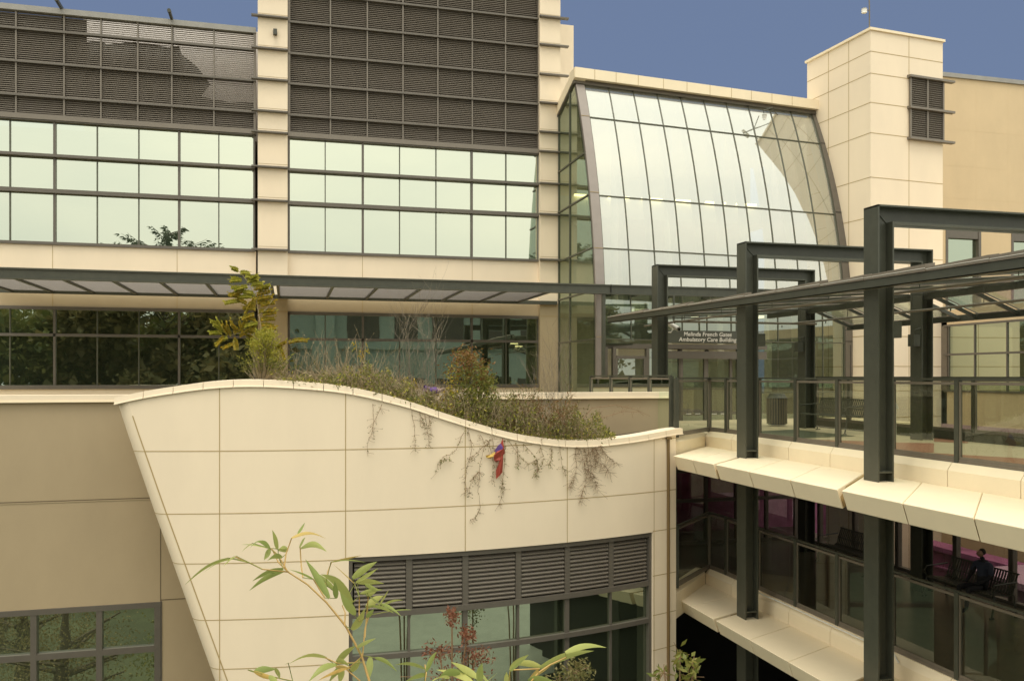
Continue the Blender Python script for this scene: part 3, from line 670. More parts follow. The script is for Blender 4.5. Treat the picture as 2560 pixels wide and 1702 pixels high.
# ------------------------------------------------------------------ steel portal frames
def wsec_col(mb, x0, x1, y0, y1, z0, z1):
    ym = (y0 + y1) / 2; t = .022
    mb.box(x0, x0 + t, y0, y1, z0, z1); mb.box(x1 - t, x1, y0, y1, z0, z1 if x1 > 9 else z1 - .22); mb.box(x0 + t, x1 - t, ym - .012, ym + .012, z0, z1)
def portal(y0, y1, zt, label):
    f = thing('portal_frame', (9.6, (y0 + y1) / 2, GZ), label, 'steel frame', 'steel portal frames over the walkway')
    xo0, xo1, xi0, xi1 = 7.70, 7.95, 11.31, 11.56
    c = MB(); wsec_col(c, xo0, xo1, y0, y1, GZ, zt)
    for z in (-1.30, -1.30 + DZ): c.box(xo0 + .022, xo1 - .022, y0 + .01, y1 - .01, z - .012, z + .012)
    c.build('column', 'steel', f)
    c = MB(); ym = (y0 + y1) / 2
    c.box(xi0, xi0 + .022, y0, y1, GZ, zt - .22); c.box(xi1 - .022, xi1, y0, y1, GZ, zt); c.box(xi0 + .022, xi1 - .022, ym - .012, ym + .012, GZ, zt); c.build('column', 'steel', f)
    b = MB(); b.box(xo0, xi1, y0, y1, zt - .022, zt + .0015); b.box(xo1 - .02, xi0 + .02, y0 + .003, y1 - .003, zt - .24, zt - .218); b.box(xo0 + .02, xi1 - .02, ym - .0135, ym + .0135, zt - .24, zt - .02)
    b.bar((xo1 - .01, ym - .02, zt - .235), (xo0 + .02, ym - .02, zt - .015), .004, .012, (0, 1, 0))
    b.build('beam', 'steel', f)
    return f
portal(9.95, 10.25, 2.31, 'nearest and tallest looking dark green steel portal frame over the walkway')
portal(13.41, 13.71, 2.335, 'middle one of the three dark green steel portal frames over the walkway')
portal(17.08, 17.38, 2.40, 'farthest dark green steel portal frame over the walkway close to the entrance doors')

# ------------------------------------------------------------------ glass walkway roof
rf = thing('walkway_roof', (9.9, 12, 1.13), 'long dark framed glass canopy roof hung between the portal frames over the walkway', 'canopy')
def zf(y): return 1.125 + .013 * (y - 7.3)
Y0, Y1 = 4.2, 19.4
m = MB(); xf = 7.45
m.hexa([(xf, Y0, zf(Y0)), (xf + .05, Y0, zf(Y0)), (xf + .05, Y1, zf(Y1)), (xf, Y1, zf(Y1)), (xf, Y0, zf(Y0) + .115), (xf + .05, Y0, zf(Y0) + .115), (xf + .05, Y1, zf(Y1) + .115), (xf, Y1, zf(Y1) + .115)])
m.hexa([(xf, Y0, zf(Y0)), (xf + .14, Y0, zf(Y0)), (xf + .14, Y1, zf(Y1)), (xf, Y1, zf(Y1)), (xf, Y0, zf(Y0) + .012), (xf + .14, Y0, zf(Y0) + .012), (xf + .14, Y1, zf(Y1) + .012), (xf, Y1, zf(Y1) + .012)])
m.build('fascia_beam', 'steel', rf)
lerp_ = lambda a, b, t: a + (b - a) * t
# overlapping cap flashings, each a little out of line with the next
y = Y1 - .02; k = 0
while y > Y0 + .3:
    y2 = max(Y0, y - (1.18 if k % 2 else 1.0)); dz1 = .118; e = MB(); tk = lerp_(.09, .05, (y - Y0) / 15) + .014 * (k % 2)
    e.hexa([(xf - .025, y2, zf(y2) + dz1), (xf + .12, y2, zf(y2) + dz1), (xf + .12, y, zf(y) + dz1), (xf - .015, y, zf(y) + dz1),
            (xf - .018, y2, zf(y2) + dz1 + tk), (xf + .12, y2, zf(y2) + dz1 + tk + .02), (xf + .12, y, zf(y) + dz1 + tk - .015), (xf - .01, y, zf(y) + dz1 + tk - .03)])
    e.mi(1).hexa([(xf - .027, y2, zf(y2) + dz1 + tk * .4), (xf - .02, y2, zf(y2) + dz1 + tk * .4), (xf - .012, y, zf(y) + dz1 + tk * .3), (xf - .017, y, zf(y) + dz1 + tk * .3),
            (xf - .027, y2, zf(y2) + dz1 + tk * .4 + .006), (xf - .02, y2, zf(y2) + dz1 + tk * .4 + .006), (xf - .012, y, zf(y) + dz1 + tk * .3 + .005), (xf - .017, y, zf(y) + dz1 + tk * .3 + .005)])  # thin white strip paints a highlight line along the flashing
    e.build('cap_flashing', ['steel_brown', 'white'], rf); y = y2 + .03; k += 1
MX, EX = 11.43, 12.5
def zro(x, y):   # roof underside height
    zo = zf(y) + .05; zm = 1.50
    if x <= MX: return zo + (zm - zo) * (x - xf) / (MX - xf)
    return zm - .40 * (x - MX) / (EX - MX)
m = MB()
m.box(MX - .05, MX + .05, Y0, Y1 - .6, 1.41, 1.53); m.build('purlin', 'steel', rf)
m = MB(); m.box(EX - .03, EX + .03, Y0, Y1 - 2.2, 1.05, 1.17); m.box(EX - .08, EX + .03, Y0, Y1 - 2.2, 1.05, 1.065); m.build('eave_beam', 'steel', rf)
ry = [Y0 + .05] + [5.15, 6.45, 7.6, 8.75, 9.95 - .06, 10.30, 11.35, 12.4, 13.35, 13.77, 14.85, 15.95, 17.02, 17.44, 18.3, 19.2]
for y in ry:
    b = MB(); ex = EX if y < 17.3 else MX
    b.bar((xf + .05, y, zro(xf + .05, y)), (MX - .05, y, zro(MX, y)), .03, .03)
    if ex > MX: b.bar((MX + .04, y, zro(MX + .04, y)), (ex - .03, y, zro(ex, y)), .045, .06)
    b.build('rafter', 'steel', rf)
for a, b in zip(ry, ry[1:]):
    if b - a < .5: continue
    for (x0, x1) in ((xf + .15, 9.40), (9.46, MX - .06), (MX + .06, EX - .05)):
        if x0 > MX and b > 17.3: continue
        c = [V((x0, a + .05, zro(x0, a) + .045)), V((x1, a + .05, zro(x1, a) + .045)), V((x1, b - .05, zro(x1, b) + .045)), V((x0, b - .05, zro(x0, b) + .045))]
        fr = MB()
        for p, q in zip(c, c[1:] + c[:1]): fr.bar(p, q, .018, .018)
        g = fr.build('glazing_frame', 'post_grey', rf); MB().quad(*[p + V((0, 0, .012)) for p in c]).build('glass', 'roof_glass', g)
# sprinkler pipes
pp = thing('sprinkler_pipe', (10.6, 12, 1.1), 'thin grey sprinkler pipes hanging under the glass walkway roof', 'pipe')
m = MB(); m.tube([(8.15, 4, 1.12), (8.15, 18.8, 1.18)], .022, 8); m.tube([(10.6, 4, 1.12), (10.6, 16.5, 1.14)], .022, 8); m.tube([(7.8, 16.5, 1.14), (11.2, 16.5, 1.14)], .026, 8); m.build('pipe', 'steel_brown', pp, smooth=True)
for y in (6, 7.6, 9.2, 11.2, 12.8, 14.6, 16.2):
    MB().tube([(10.6, y, 1.13), (10.6, y, zro(10.6, y))], .006, 4).build('hanger', 'steel', pp); MB().tube([(8.15, y + .5, 1.14), (8.15, y + .5, zro(8.15, y))], .006, 4).build('hanger', 'steel', pp); MB().tube([(10.6, y + .7, 1.12), (10.6, y + .7, 1.07)], .012, 5).build('sprinkler_head', 'steel', pp)
# speakers / lamps on the columns
for (X_, y_, z_, lb) in ((8.02, 13.5, .52, 'small dark box lamp on the outer column of the middle portal frame'), (8.02, 10.05, .52, 'small dark box lamp on the outer column of the nearest portal frame'),
                         (11.22, 13.5, .55, 'small box lamp with bent wire on the inner column of the middle frame'), (11.22, 17.2, .55, 'small box lamp with bent wire on the inner column of the farthest frame')):
    t = thing('wall_lamp', (X_, y_, z_), lb, 'lamp', 'box lamps on the columns')
    MB().box(X_ - .07, X_ + .07, y_ - .08, y_ + .08, z_, z_ + .22).build('housing', 'steel', t)
    m = MB(); 
    if X_ > 10: m.tube([(X_, y_ - .02, z_ + .22), (X_ - .02, y_ - .05, z_ + .30), (X_ + .06, y_ - .1, z_ + .34), (X_ + .12, y_, z_ + .28)], .01, 5)
    else: m.box(X_ - .09, X_ - .06, y_ - .04, y_ + .04, z_ + .05, z_ + .17)
    m.build('bracket', 'steel', t)
# ------------------------------------------------------------------ entrance sign
def sp(u, v): return PY(u, v, 20.2)
p0, p1 = sp(1668, 857), sp(1856, 828)
sg = thing('entrance_sign', ((p0.x + p1.x) / 2, 20.2, p0.z), 'long dark sign board with two lines of pale lettering above the entrance doors', 'sign')
MB().box(p0.x, p1.x, 20.2, 20.26, p0.z, p1.z - .0).build('board', 'steel', sg)
m = MB()
for x in (p0.x + .2, p1.x - .15): m.box(x - .02, x + .02, 20.22, 20.25, p1.z, 2.07)
m.build('hanger', 'steel', sg)
for i, (tx, zc) in enumerate((("Melinda French Gates", .66), ("Ambulatory Care Building", .24))):
    cu = bpy.data.curves.new('lettering', 'FONT'); cu.body = tx; cu.size = 0.148 * S; cu.extrude = .004; cu.offset = .0022; cu.shear = 0.12; cu.space_character = 1.04
    cu.align_x = 'CENTER'; cu.align_y = 'CENTER'; tmp = bpy.data.objects.new('lettering', cu); COL.objects.link(tmp)
    dg = bpy.context.evaluated_depsgraph_get(); me = bpy.data.meshes.new_from_object(tmp.evaluated_get(dg)); bpy.data.objects.remove(tmp)
    o = bpy.data.objects.new('lettering', me); COL.objects.link(o); me.materials.clear(); me.materials.append(MATS['signtext'])
    o.rotation_euler = (math.radians(90), 0, 0); o.parent = sg; cx = sp(1769, 840)
    o.location = (V((cx.x, 20.19, p0.z + (p1.z - p0.z) * zc + .012)) - ORG[sg]) * S; ORG[o] = ORG[sg]
# bullet camera
c = PY(1672, 808, 17.6); e = PY(1697, 823, 17.2)
bc = thing('security_camera', c, 'pale bullet camera on an arm beside the entrance sign', 'camera')
m = MB(); m.tube([c, e], .055, 12); m.build('body', 'white', bc, smooth=True); m = MB(); m.tube([e, e + (e - c).normalized() * .02], .035, 10); m.build('lens', 'dark', bc)
m = MB(); m.tube([c + V((-.15, 0, -.2)), c + V((.05, 0, -.2)), c + V((.12, 0, -.1))], .015, 6); m.build('arm', 'white', bc)
c = AW(1765, 879, .08); m = MB(); m.tube([c, c - V((0, .08, 0))], .05, 12); m.build('door_sensor', 'dark', label='small round black sensor on the header above the sliding doors', cat='sensor')
# dome camera in front of the atrium glass
c = PY(1911, 294, 22.2); dc = thing('dome_camera', c, 'dome camera hanging from a triangular bracket near the top of the leaning glass', 'camera')
m = MB(); m.tube([c + V((0, 0, .08)), c + V((0, 0, .03)), c, c - V((0, 0, .04)), c - V((0, 0, .065))], .07, 12, .04); m.build('dome', 'white', dc, smooth=True)
t1 = PY(1935, 270, 22); m = MB(); k = V((.05, .1, .18)); 
aa = PY(1908, 277, 22.2); ab = PY(1932, 269, 22.35); m.tube([c + V((0, 0, .06)), aa, ab, ab + V((0, .4, .1))], .014, 6); m.tube([aa, PY(1936, 280, 22.5), PY(1944, 288, 22.7)], .014, 6); m.tube([ab, PY(1936, 280, 22.5)], .014, 6); m.build('bracket', 'steel', dc)
# conduit on the middle column and lower kerb
a = PX(1868, 1358, 7.97); m = MB()
m.tube([a, V((7.97, a.y, -3.6)), V((8.0, a.y, -3.78)), V((8.2, a.y - .2, -3.89)), V((8.27, a.y - .4, -3.91)), V((8.27, 10.35, -3.91)), V((8.27, 10.25, -4.0))], .012, 6)
m.box(a.x - .04, a.x + .04, a.y - .03, a.y + .03, a.z, a.z + .1); m.build('conduit', 'white', label='pale conduit running down the middle column and along the lower kerb', cat='conduit')

# ------------------------------------------------------------------ benches (faces -x, length along y)
def bench(x, y, z, label, L_=1.5):
    t = thing('park_bench', (x, y, z), label, 'bench', 'slatted metal benches on the walkways')
    sh, bh, dp = .36, .68, .42
    seatp = [(0, .0), (.05, .02), (.2, .0), (.36, -.02), (.42, .02)]
    backp = [(.42, .02), (.45, .12), (.50, .25), (.53, .34)]
    s_ = MB(); b_ = MB(); n = 26
    for i in range(n):
        yy = -L_ / 2 + L_ * (i + .5) / n; wd = L_ / n * .55
        for (pr, mb) in ((seatp, s_), (backp, b_)):
            for a, b in zip(pr, pr[1:]): mb.bar((x + a[0], y + yy, z + sh + a[1]), (x + b[0], y + yy, z + sh + b[1]), wd, .01)
    for q in (.0, .42): s_.tube([(x + q, y - L_ / 2, z + sh), (x + q, y + L_ / 2, z + sh)], .014, 6)
    for (q, h) in ((.53, .34), (.465, .14)): b_.tube([(x + q, y - L_ / 2, z + sh + h), (x + q, y + L_ / 2, z + sh + h)], .014, 6)
    s_.build('seat', 'steel', t); b_.build('backrest', 'steel', t)
    for sy in (-1, 1):
        yy = y + sy * (L_ / 2 + .02)
        l = MB(); l.tube([(x - .04, yy, z + .01), (x + .0, yy, z + .2), (x + .02, yy, z + sh)], .016, 6); l.tube([(x - .08, yy, z + .012), (x + .0, yy, z + .012)], .016, 6); l.build('leg', 'steel', t)
        l = MB(); l.tube([(x + .46, yy, z + .01), (x + .42, yy, z + .2), (x + .42, yy, z + sh)], .016, 6); l.tube([(x + .42, yy, z + .012), (x + .52, yy, z + .012)], .016, 6); l.build('leg', 'steel', t)
        l = MB(); l.tube([(x + .02, yy, z + sh), (x - .04, yy, z + sh + .12), (x + .02, yy, z + sh + .19), (x + .2, yy, z + sh + .20), (x + .47, yy, z + sh + .22)], .014, 6); l.build('armrest', 'steel', t)
    return t
bench(10.85, 15.8, FZ, 'slatted dark metal bench on the upper walkway seen through the glass railing', 1.6)
bench(11.1, 15.5, FZ + DZ, 'dark slatted bench on the lower walkway left of the nearest column')
bench(11.2, 12.4, FZ + DZ, 'dark slatted bench on the lower walkway at the right edge with a seated person')
# ------------------------------------------------------------------ bins
c = V((11.25, 18.15, FZ)); t = thing('litter_bin', c, 'round dark slatted litter bin on the upper walkway near the entrance', 'bin')
m = MB()
for i in range(24):
    a = 2 * math.pi * i / 24; p = c + V((.23 * math.cos(a), .23 * math.sin(a), 0)); m.bar(p + V((0, 0, .05)), p + V((0, 0, .68)), .035, .012, (math.cos(a), math.sin(a), 0))
m.build('slat_body', 'steel_brown', t); m = MB(); m.tube([c + V((0, 0, .03)), c + V((0, 0, .66))], .20, 20); m.build('liner', 'bin_blue', t, smooth=False)
m = MB(); m.tube([c + V((0, 0, .66)), c + V((0, 0, .70)), c + V((0, 0, .77))], .25, 20, .17); m.build('lid', 'steel', t)
c = V((11.05, 13.05, FZ)); c = PZ(2219, 1092, FZ); t = thing('ash_bin', c, 'pale ash bin half hidden behind the nearest portal column', 'bin')
m = MB(); m.box(c.x - .1, c.x + .12, c.y - .1, c.y + .1, FZ, FZ + .55); m.build('body', 'interior_pale', t); m = MB(); m.prism([(c.x - .14, c.y - .12, FZ + .55), (c.x + .16, c.y - .12, FZ + .55), (c.x + .14, c.y - .12, FZ + .6), (c.x + .06, c.y - .12, FZ + .74), (c.x - .06, c.y - .12, FZ + .74)], (0, .24, 0)); m.build('hood', 'interior_pale', t)
# ------------------------------------------------------------------ seated person on the lower bench
def skin(name, joints, edges, radii, mt, parent=None, origin=None, lv=2, **k):
    me = bpy.data.meshes.new(name); og = ORG[parent] if parent else V(origin)
    me.from_pydata([tuple((V(j) - og) * S) for j in joints], edges, []); me.materials.append(MATS[mt])
    o = bpy.data.objects.new(name, me); COL.objects.link(o)
    sm = o.modifiers.new('skin', 'SKIN'); sm.use_smooth_shade = True
    for i, r in enumerate(radii):
        d = me.skin_vertices[0].data[i]; d.radius = (r * S, r * S) if not isinstance(r, tuple) else (r[0] * S, r[1] * S)
    me.skin_vertices[0].data[0].use_root = True
    ss = o.modifiers.new('sub', 'SUBSURF'); ss.levels = lv; ss.render_levels = lv
    ORG[o] = og
    if parent: o.parent = parent
    else: o.location = og * S
    return tag(o, **k) if k else o
mat('cloth_dark', (0.018, 0.018, 0.022), 0.85); mat('cloth_blue', (0.035, 0.042, 0.07), 0.85); mat('skin', (0.32, 0.18, 0.12), 0.6); mat('hair', (0.02, 0.015, 0.01), 0.8)
B = V((11.45, 12.15, FZ + DZ)); q = 0.8
def b_(x, y, z): return B + V((x, y, z)) * q
J = [b_(0, 0, .52), b_(.04, 0, .72), b_(.06, 0, .95), b_(.04, 0, 1.06), b_(.0, 0, 1.15),
     b_(.05, .19, .98), b_(-.02, .25, .74), b_(-.22, .16, .62), b_(-.30, .10, .60),
     b_(.05, -.19, .98), b_(-.02, -.25, .74), b_(-.22, -.16, .62), b_(-.30, -.10, .60),
     b_(-.02, .10, .50), b_(-.44, .15, .50), b_(-.40, .16, .10), b_(-.54, .17, .04),
     b_(-.02, -.10, .50), b_(-.45, -.13, .50), b_(-.52, -.14, .10), b_(-.66, -.15, .04)]
E = [(0, 1), (1, 2), (2, 3), (3, 4), (2, 5), (5, 6), (6, 7), (7, 8), (2, 9), (9, 10), (10, 11), (11, 12), (0, 13), (13, 14), (14, 15), (15, 16), (0, 17), (17, 18), (18, 19), (19, 20)]
R_ = [.11, .11, .12, .05, .05, .06, .045, .035, .03, .06, .045, .035, .03, .08, .06, .04, .035, .08, .06, .04, .035]
pe = skin('person', J, E, [r * q for r in R_], 'cloth_dark', origin=B, label='person in dark clothes sitting on the lower walkway bench at the right edge', cat='person')
H = b_(-.01, 0, 1.21)
skin('head', [H - V((0, 0, .09)) * q, H, H + V((-.02, 0, .07)) * q, H + V((-.10, 0, -.01)) * q], [(0, 1), (1, 2), (1, 3)], [.055 * q, .085 * q, .075 * q, .02 * q], 'skin', parent=pe)
skin('hair', [H + V((.045, 0, -.05)) * q, H + V((.035, 0, .04)) * q, H + V((-.01, 0, .075)) * q], [(0, 1), (1, 2)], [.066 * q, .082 * q, .068 * q], 'hair', parent=pe)
skin('jacket', [b_(.03, 0, .6), b_(.05, 0, .80), b_(.06, 0, .96), b_(.05, .2, .97), b_(-.01, .255, .75), b_(.05, -.2, .97), b_(-.01, -.255, .75)], [(0, 1), (1, 2), (2, 3), (3, 4), (2, 5), (5, 6)], [.125 * q, .125 * q, .13 * q, .07 * q, .055 * q, .07 * q, .055 * q], 'cloth_blue', parent=pe)

# ================================================================== TAN PARAPET WALL (Y = 15.5)
YW = 15.5
XE = XY(1667, YW); xwl = XY(-150, YW)
par = thing('parapet_wall', ((XE + xwl) / 2, YW, GZ), 'tan terrace wall with a cream coping running behind the curved planter wall', 'wall')
wx1 = XY(402, YW); zwt = -3.79; ztop = -.43
m = MB(); m.box(xwl, XE, YW, YW + .2, zwt, ztop); m.box(wx1, XE, YW, YW + .2, GZ, zwt)
m.mi(1)
def hj(z, x0, x1): m.box(x0, x1, YW - .004, YW + .02, z - .008, z + .008); m.mi(2).box(x0, x1, YW - .007, YW + .02, z - .026, z - .009); m.mi(1)
hj(-2.04, xwl, XE); m.box(wx1 - .01, wx1 + .004, YW - .003, YW + .02, zwt, -2.04); m.box(wx1, wx1 + 3, YW - .003, YW + .02, -3.77, -3.755)
m.mi(3).box(XE - .014, XE + .002, YW - .012, YW + .204, -1.5, ztop)
m.build('wall', ['tan', 'tan_joint', 'tan', 'cream'], par)
m = MB(); m.box(xwl, XE + .01, YW - .05, YW + .27, ztop + .02, -.31); m.mi(1).box(xwl, XE + .012, YW - .065, YW + .27, ztop, ztop + .02); 
m.build('coping', ['cream', 'cream_hi'], par)
f = MB()
ux = [XY(u, YW) for u in (-90, 84, 248)]
for x in ux: f.box(x - .045, x + .045, YW - .02, YW + .12, -6.6, zwt)
f.box(wx1 - .10, wx1 - .002, YW - .022, YW + .13, -6.6, zwt); f.box(xwl, wx1, YW - .025, YW + .14, zwt - .09, zwt - .002); f.box(xwl, wx1, YW - .017, YW + .117, -4.62, -4.52)
f.box(wx1 - .003, wx1 + .02, YW - .012, YW + .02, -6.6, zwt + .01)
ff = f.build('window', 'frame', par)
xs = [xwl] + ux + [wx1 - .05]
for a, b in zip(xs, xs[1:]):
    for (z0, z1) in ((-6.6, -4.57), (-4.57, zwt - .05)):
        MB().quad((a, YW + .06, z0), (b, YW + .06 + random.uniform(-.004, .004), z0), (b, YW + .06, z1), (a, YW + .06, z1)).build('pane', 'win_lo', ff)
MB().box(xwl, wx1 + 1, YW + 2.2, YW + 2.3, GZ, -2).box(xwl, XE, YW + .2, YW + 2.3, GZ, -6.6).build('rear_wall', 'interior', par)

# ================================================================== CURVED PLANTER WALL
CC = V((CA * -5.54 + SA * 27.3, -SA * -5.54 + CA * 27.3, 0)); RR = 14.3
def PC(u, v, off=0.0):
    r = ray(u, v); R = RR + off
    a = r.x ** 2 + r.y ** 2; b = -2 * (r.x * CC.x + r.y * CC.y); c = CC.x ** 2 + CC.y ** 2 - R * R
    return r * ((-b - math.sqrt(b * b - 4 * a * c)) / (2 * a))
def th(p): return math.atan2(p.x - CC.x, -(p.y - CC.y))
def CP(t, z, off=0.0): return V((CC.x + (RR + off) * math.sin(t), CC.y - (RR + off) * math.cos(t), z))
def lerp(a, b, t): return a + (b - a) * t
def interp(tab, x):
    if x <= tab[0][0]: return tab[0][1] + (x - tab[0][0]) * (tab[1][1] - tab[0][1]) / (tab[1][0] - tab[0][0])
    for (a, fa), (b, fb) in zip(tab, tab[1:]):
        if x <= b: return fa + (fb - fa) * (x - a) / (b - a)
    return tab[-1][1]
capb = [(286, 1012), (330, 1002), (380, 992), (441, 983), (495, 975), (547, 970), (592, 967.5), (637, 967), (690, 968.5), (747, 972), (805, 976.5), (863, 983), (928, 996), (980, 1009), (1030, 1022), (1090, 1043), (1153, 1063), (1205, 1079), (1255, 1093), (1305, 1104), (1360, 1112), (1405, 1117), (1450, 1118), (1500, 1116), (1545, 1111), (1590, 1105), (1635, 1097), (1690, 1086)]
TZ = sorted((th(PC(u, v)), PC(u, v).z) for (u, v) in capb)
def smooth_z(t):
    k = .012; return (interp(TZ, t - k) + 2 * interp(TZ, t) + interp(TZ, t + k)) / 4
edge = [PC(u, v) for (u, v) in ((320, 1004), (347, 1085), (375, 1165), (408, 1260), (470, 1430), (559, 1674), (640, 1900))]
TE = sorted((p.z, th(p)) for p in edge)
def tL(z): return interp(TE, z)
tR = th(PC(1690, 1200))
ZB = -7.6
tw0, tw1 = th(PC(872, 1450)), th(PC(1632, 1400)); zwt_c = -2.81
cur = thing('curved_planter_wall', CP(.3, GZ), 'big cream curved panel wall with a wavy coping and a slanted rounded left end', 'wall')
m = MB()
def patch(ta, tb, zlo, zhi, ni, nj):
    rows = []
    for i in range(ni + 1):
        r = []
        for j in range(nj + 1):
            s_ = j / nj; z = -2.0
            for _ in range(4):
                t = lerp(ta(z), tb(z), s_); z = lerp(zlo, zhi(t), i / ni)
            r.append(CP(t, z))
        rows.append(r)
    m.grid(rows)
patch(tL, lambda z: tR, zwt_c, smooth_z, 10, 90)
patch(tL, lambda z: tw0, ZB, lambda t: zwt_c, 16, 24)
patch(lambda z: tw1, lambda z: tR, ZB, lambda t: zwt_c, 4, 6)
# rounded nose and return
rows = []; nr = .26
for i in range(31):
    z = lerp(ZB, smooth_z(tL(-.6)) - .0, i / 30); t = tL(z); p = CP(t, z); T = V((-math.cos(t), -math.sin(t), 0)); Nn = V((-math.sin(t), math.cos(t), 0)); r = []
    for j in range(9): a = math.pi / 2 * j / 8; r.append(p + T * (nr * math.sin(a)) + Nn * (nr * (1 - math.cos(a))))
    r.append(p + T * nr + Nn * 1.6); rows.append(r)
m.grid(rows)
# reveal of window opening
m.grid([[CP(lerp(tw0, tw1, j / 30), zwt_c) for j in range(31)], [CP(lerp(tw0, tw1, j / 30), zwt_c, -.16) for j in range(31)]])
m.grid([[CP(tw0, ZB), CP(tw0, zwt_c)], [CP(tw0, ZB, -.16), CP(tw0, zwt_c, -.16)]]); m.grid([[CP(tw1, ZB), CP(tw1, zwt_c)], [CP(tw1, ZB, -.16), CP(tw1, zwt_c, -.16)]])
# right end return
m.grid([[CP(tR, ZB), CP(tR, smooth_z(tR))], [CP(tR, ZB, -1.2), CP(tR, smooth_z(tR), -1.2)]])
# joints
m.mi(1)
def cj_h(z, t0, t1):
    n = max(2, int(abs(t1 - t0) * 60)); m.grid([[CP(lerp(t0, t1, j / n), z - .0065, .003) for j in range(n + 1)], [CP(lerp(t0, t1, j / n), z + .0065, .003) for j in range(n + 1)]])
def cj_v(t, z0, z1, wd=.0065):
    w_ = wd / RR; m.grid([[CP(t - w_, z0, .003), CP(t + w_, z0, .003)], [CP(t - w_, z1, .003), CP(t + w_, z1, .003)]])
def meanz(L__): return sum(PC(u, v).z for u, v in L__) / len(L__)
z1_ = meanz([(500, 1127), (863, 1124)]); z2_ = meanz([(550, 1285), (865, 1277), (1164, 1263), (1418, 1246), (1628, 1230)]); z3_ = meanz([(551, 1409), (868, 1397)])
z4_ = meanz([(556, 1550), (860, 1536)]); z5_ = meanz([(560, 1675), (850, 1655)])
def t_of(u): return th(PC(u, 1300))
# joint 1 stops where the coping dips below it
tt = t_of(500); a = tL(z1_)
ts = [lerp(a, tR, i / 200) for i in range(201)]; seg = [t for t in ts if smooth_z(t) > z1_ + .02]
run = []
for t in ts:
    if smooth_z(t) > z1_ + .02: run.append(t)
    else:
        if len(run) > 1: cj_h(z1_, run[0], run[-1])
        run = []
if len(run) > 1: cj_h(z1_, run[0], run[-1])
cj_h(z2_, tL(z2_), tR); cj_h(z3_, tL(z3_), tw0)
zr4, zr5, zr6 = PC(1650, 1436).z, PC(1650, 1534).z, PC(1650, 1621).z
cj_h(z4_, tL(z4_), tw0); cj_h(z5_, tL(z5_), tw0)
for z in (PC(1650, 1325).z, zr4, zr5, zr6): cj_h(z, tw1, tR)
for (u, zb) in ((549, -5.6), (864, zwt_c), (1163, zwt_c), (1418, zwt_c), (1635, ZB)):
    t = t_of(u); cj_v(t, zb if u != 549 else -4.85, smooth_z(t) - .0)
# slanted joint along the nose
zz = [lerp(ZB, -.6, i / 24) for i in range(25)]
m.grid([[CP(tL(z) - .0007, z, .003) for z in zz], [CP(tL(z) + .0007, z, .003) for z in zz]])
for z in (z1_, z2_, z3_, z4_, z5_):
    t = tL(z); p = CP(t, z); T = V((-math.cos(t), -math.sin(t), 0)); Nn = V((-math.sin(t), math.cos(t), 0)); r0, r1 = [], []
    for j in range(9):
        a = math.pi / 2 * j / 8; qv = p + T * ((nr + .003) * math.sin(a)) + Nn * (nr - (nr + .003) * math.cos(a)); r0.append(qv - V((0, 0, .005))); r1.append(qv + V((0, 0, .005)))
    m.grid([r0, r1])
m.build('wall', ['cream', 'joint'], cur, smooth=True)
# coping
tS = th(PC(286, 1012)) ; nseg = 22
cuts = [lerp(tS, tR + .012, i / nseg) for i in range(nseg + 1)]
for k, (a, b) in enumerate(zip(cuts, cuts[1:])):
    c = MB(); n = 6
    tsx = [lerp(a + .0003, b - .0003, i / n) for i in range(n + 1)]
    rows = [[CP(t, smooth_z(t) - .012, o) + V((0, 0, dz)) for t in tsx] for (o, dz) in ((.006, .012), (.032, .012), (.032, .026), (.018, .031), (.010, .122), (-.25, .132), (-.25, .02))]
    c.grid(rows)
    for t in (tsx[0], tsx[-1]): c.add([CP(t, smooth_z(t) - .012 + dz, o) for (o, dz) in ((.006, .012), (.032, .012), (.032, .026), (.018, .031), (.010, .122), (-.25, .132), (-.25, .0))], [tuple(range(7))])
    c.build('coping', 'cream', cur)
# soil surface
rows = []
for i in range(61):
    t = lerp(tS + .004, tR - .002, i / 60); z = smooth_z(t) + .03; p = CP(t, z, -.2); rows.append([p, V((p.x, max(p.y + .05, YW - .02), z))])
MB().grid(rows).build('planting_bed', 'soil', cur)
# band of louvres and glazing in the curved wall
wn = MB()
zlv0, zlv1 = PC(1160, 1508, -.12).z, zwt_c - .07
zg0 = PC(1160, 1612, -.12).z
def cbar(t0, t1, z0, z1, o0, o1, mb=None):
    mb = mb or wn; n = max(1, int(abs(t1 - t0) * 40)); 
    for j in range(n):
        a, b = lerp(t0, t1, j / n), lerp(t0, t1, (j + 1) / n)
        mb.hexa([CP(a, z0, o1), CP(b, z0, o1), CP(b, z0, o0), CP(a, z0, o0), CP(a, z1, o1), CP(b, z1, o1), CP(b, z1, o0), CP(a, z1, o0)])
def tC(u): return th(PC(u, 1480, -.1))
dw = [tw0 + .002] + [tC(u) for u in (1022, 1162, 1294, 1416, 1525)] + [tw1 - .002]
cbar(tw0, tw1, zwt_c - .08, zwt_c - .002, -.14, -.03); cbar(tw0, tw1, zlv0 - .09, zlv0, -.14, -.04); cbar(tw0, tw1, zg0 - .08, zg0, -.14, -.04); cbar(tw0, tw1, -6.9, -6.8, -.14, -.03)
cbar(tw0 + .0001, tw0 + .004, -6.8, zwt_c - .002, -.15, -.03); cbar(tw1 - .004, tw1 - .0001, -6.8, zwt_c - .002, -.15, -.03)
for i, t in enumerate(dw[1:-1]):
    cbar(t - .0035, t + .0035, zlv0, zlv1, -.13, -.06); wd = .0028 if i % 2 else .0013; cbar(t - wd, t + wd, -6.8, zlv0 - .05, -.13, -.07)
wf = wn.build('window', 'frame', cur)
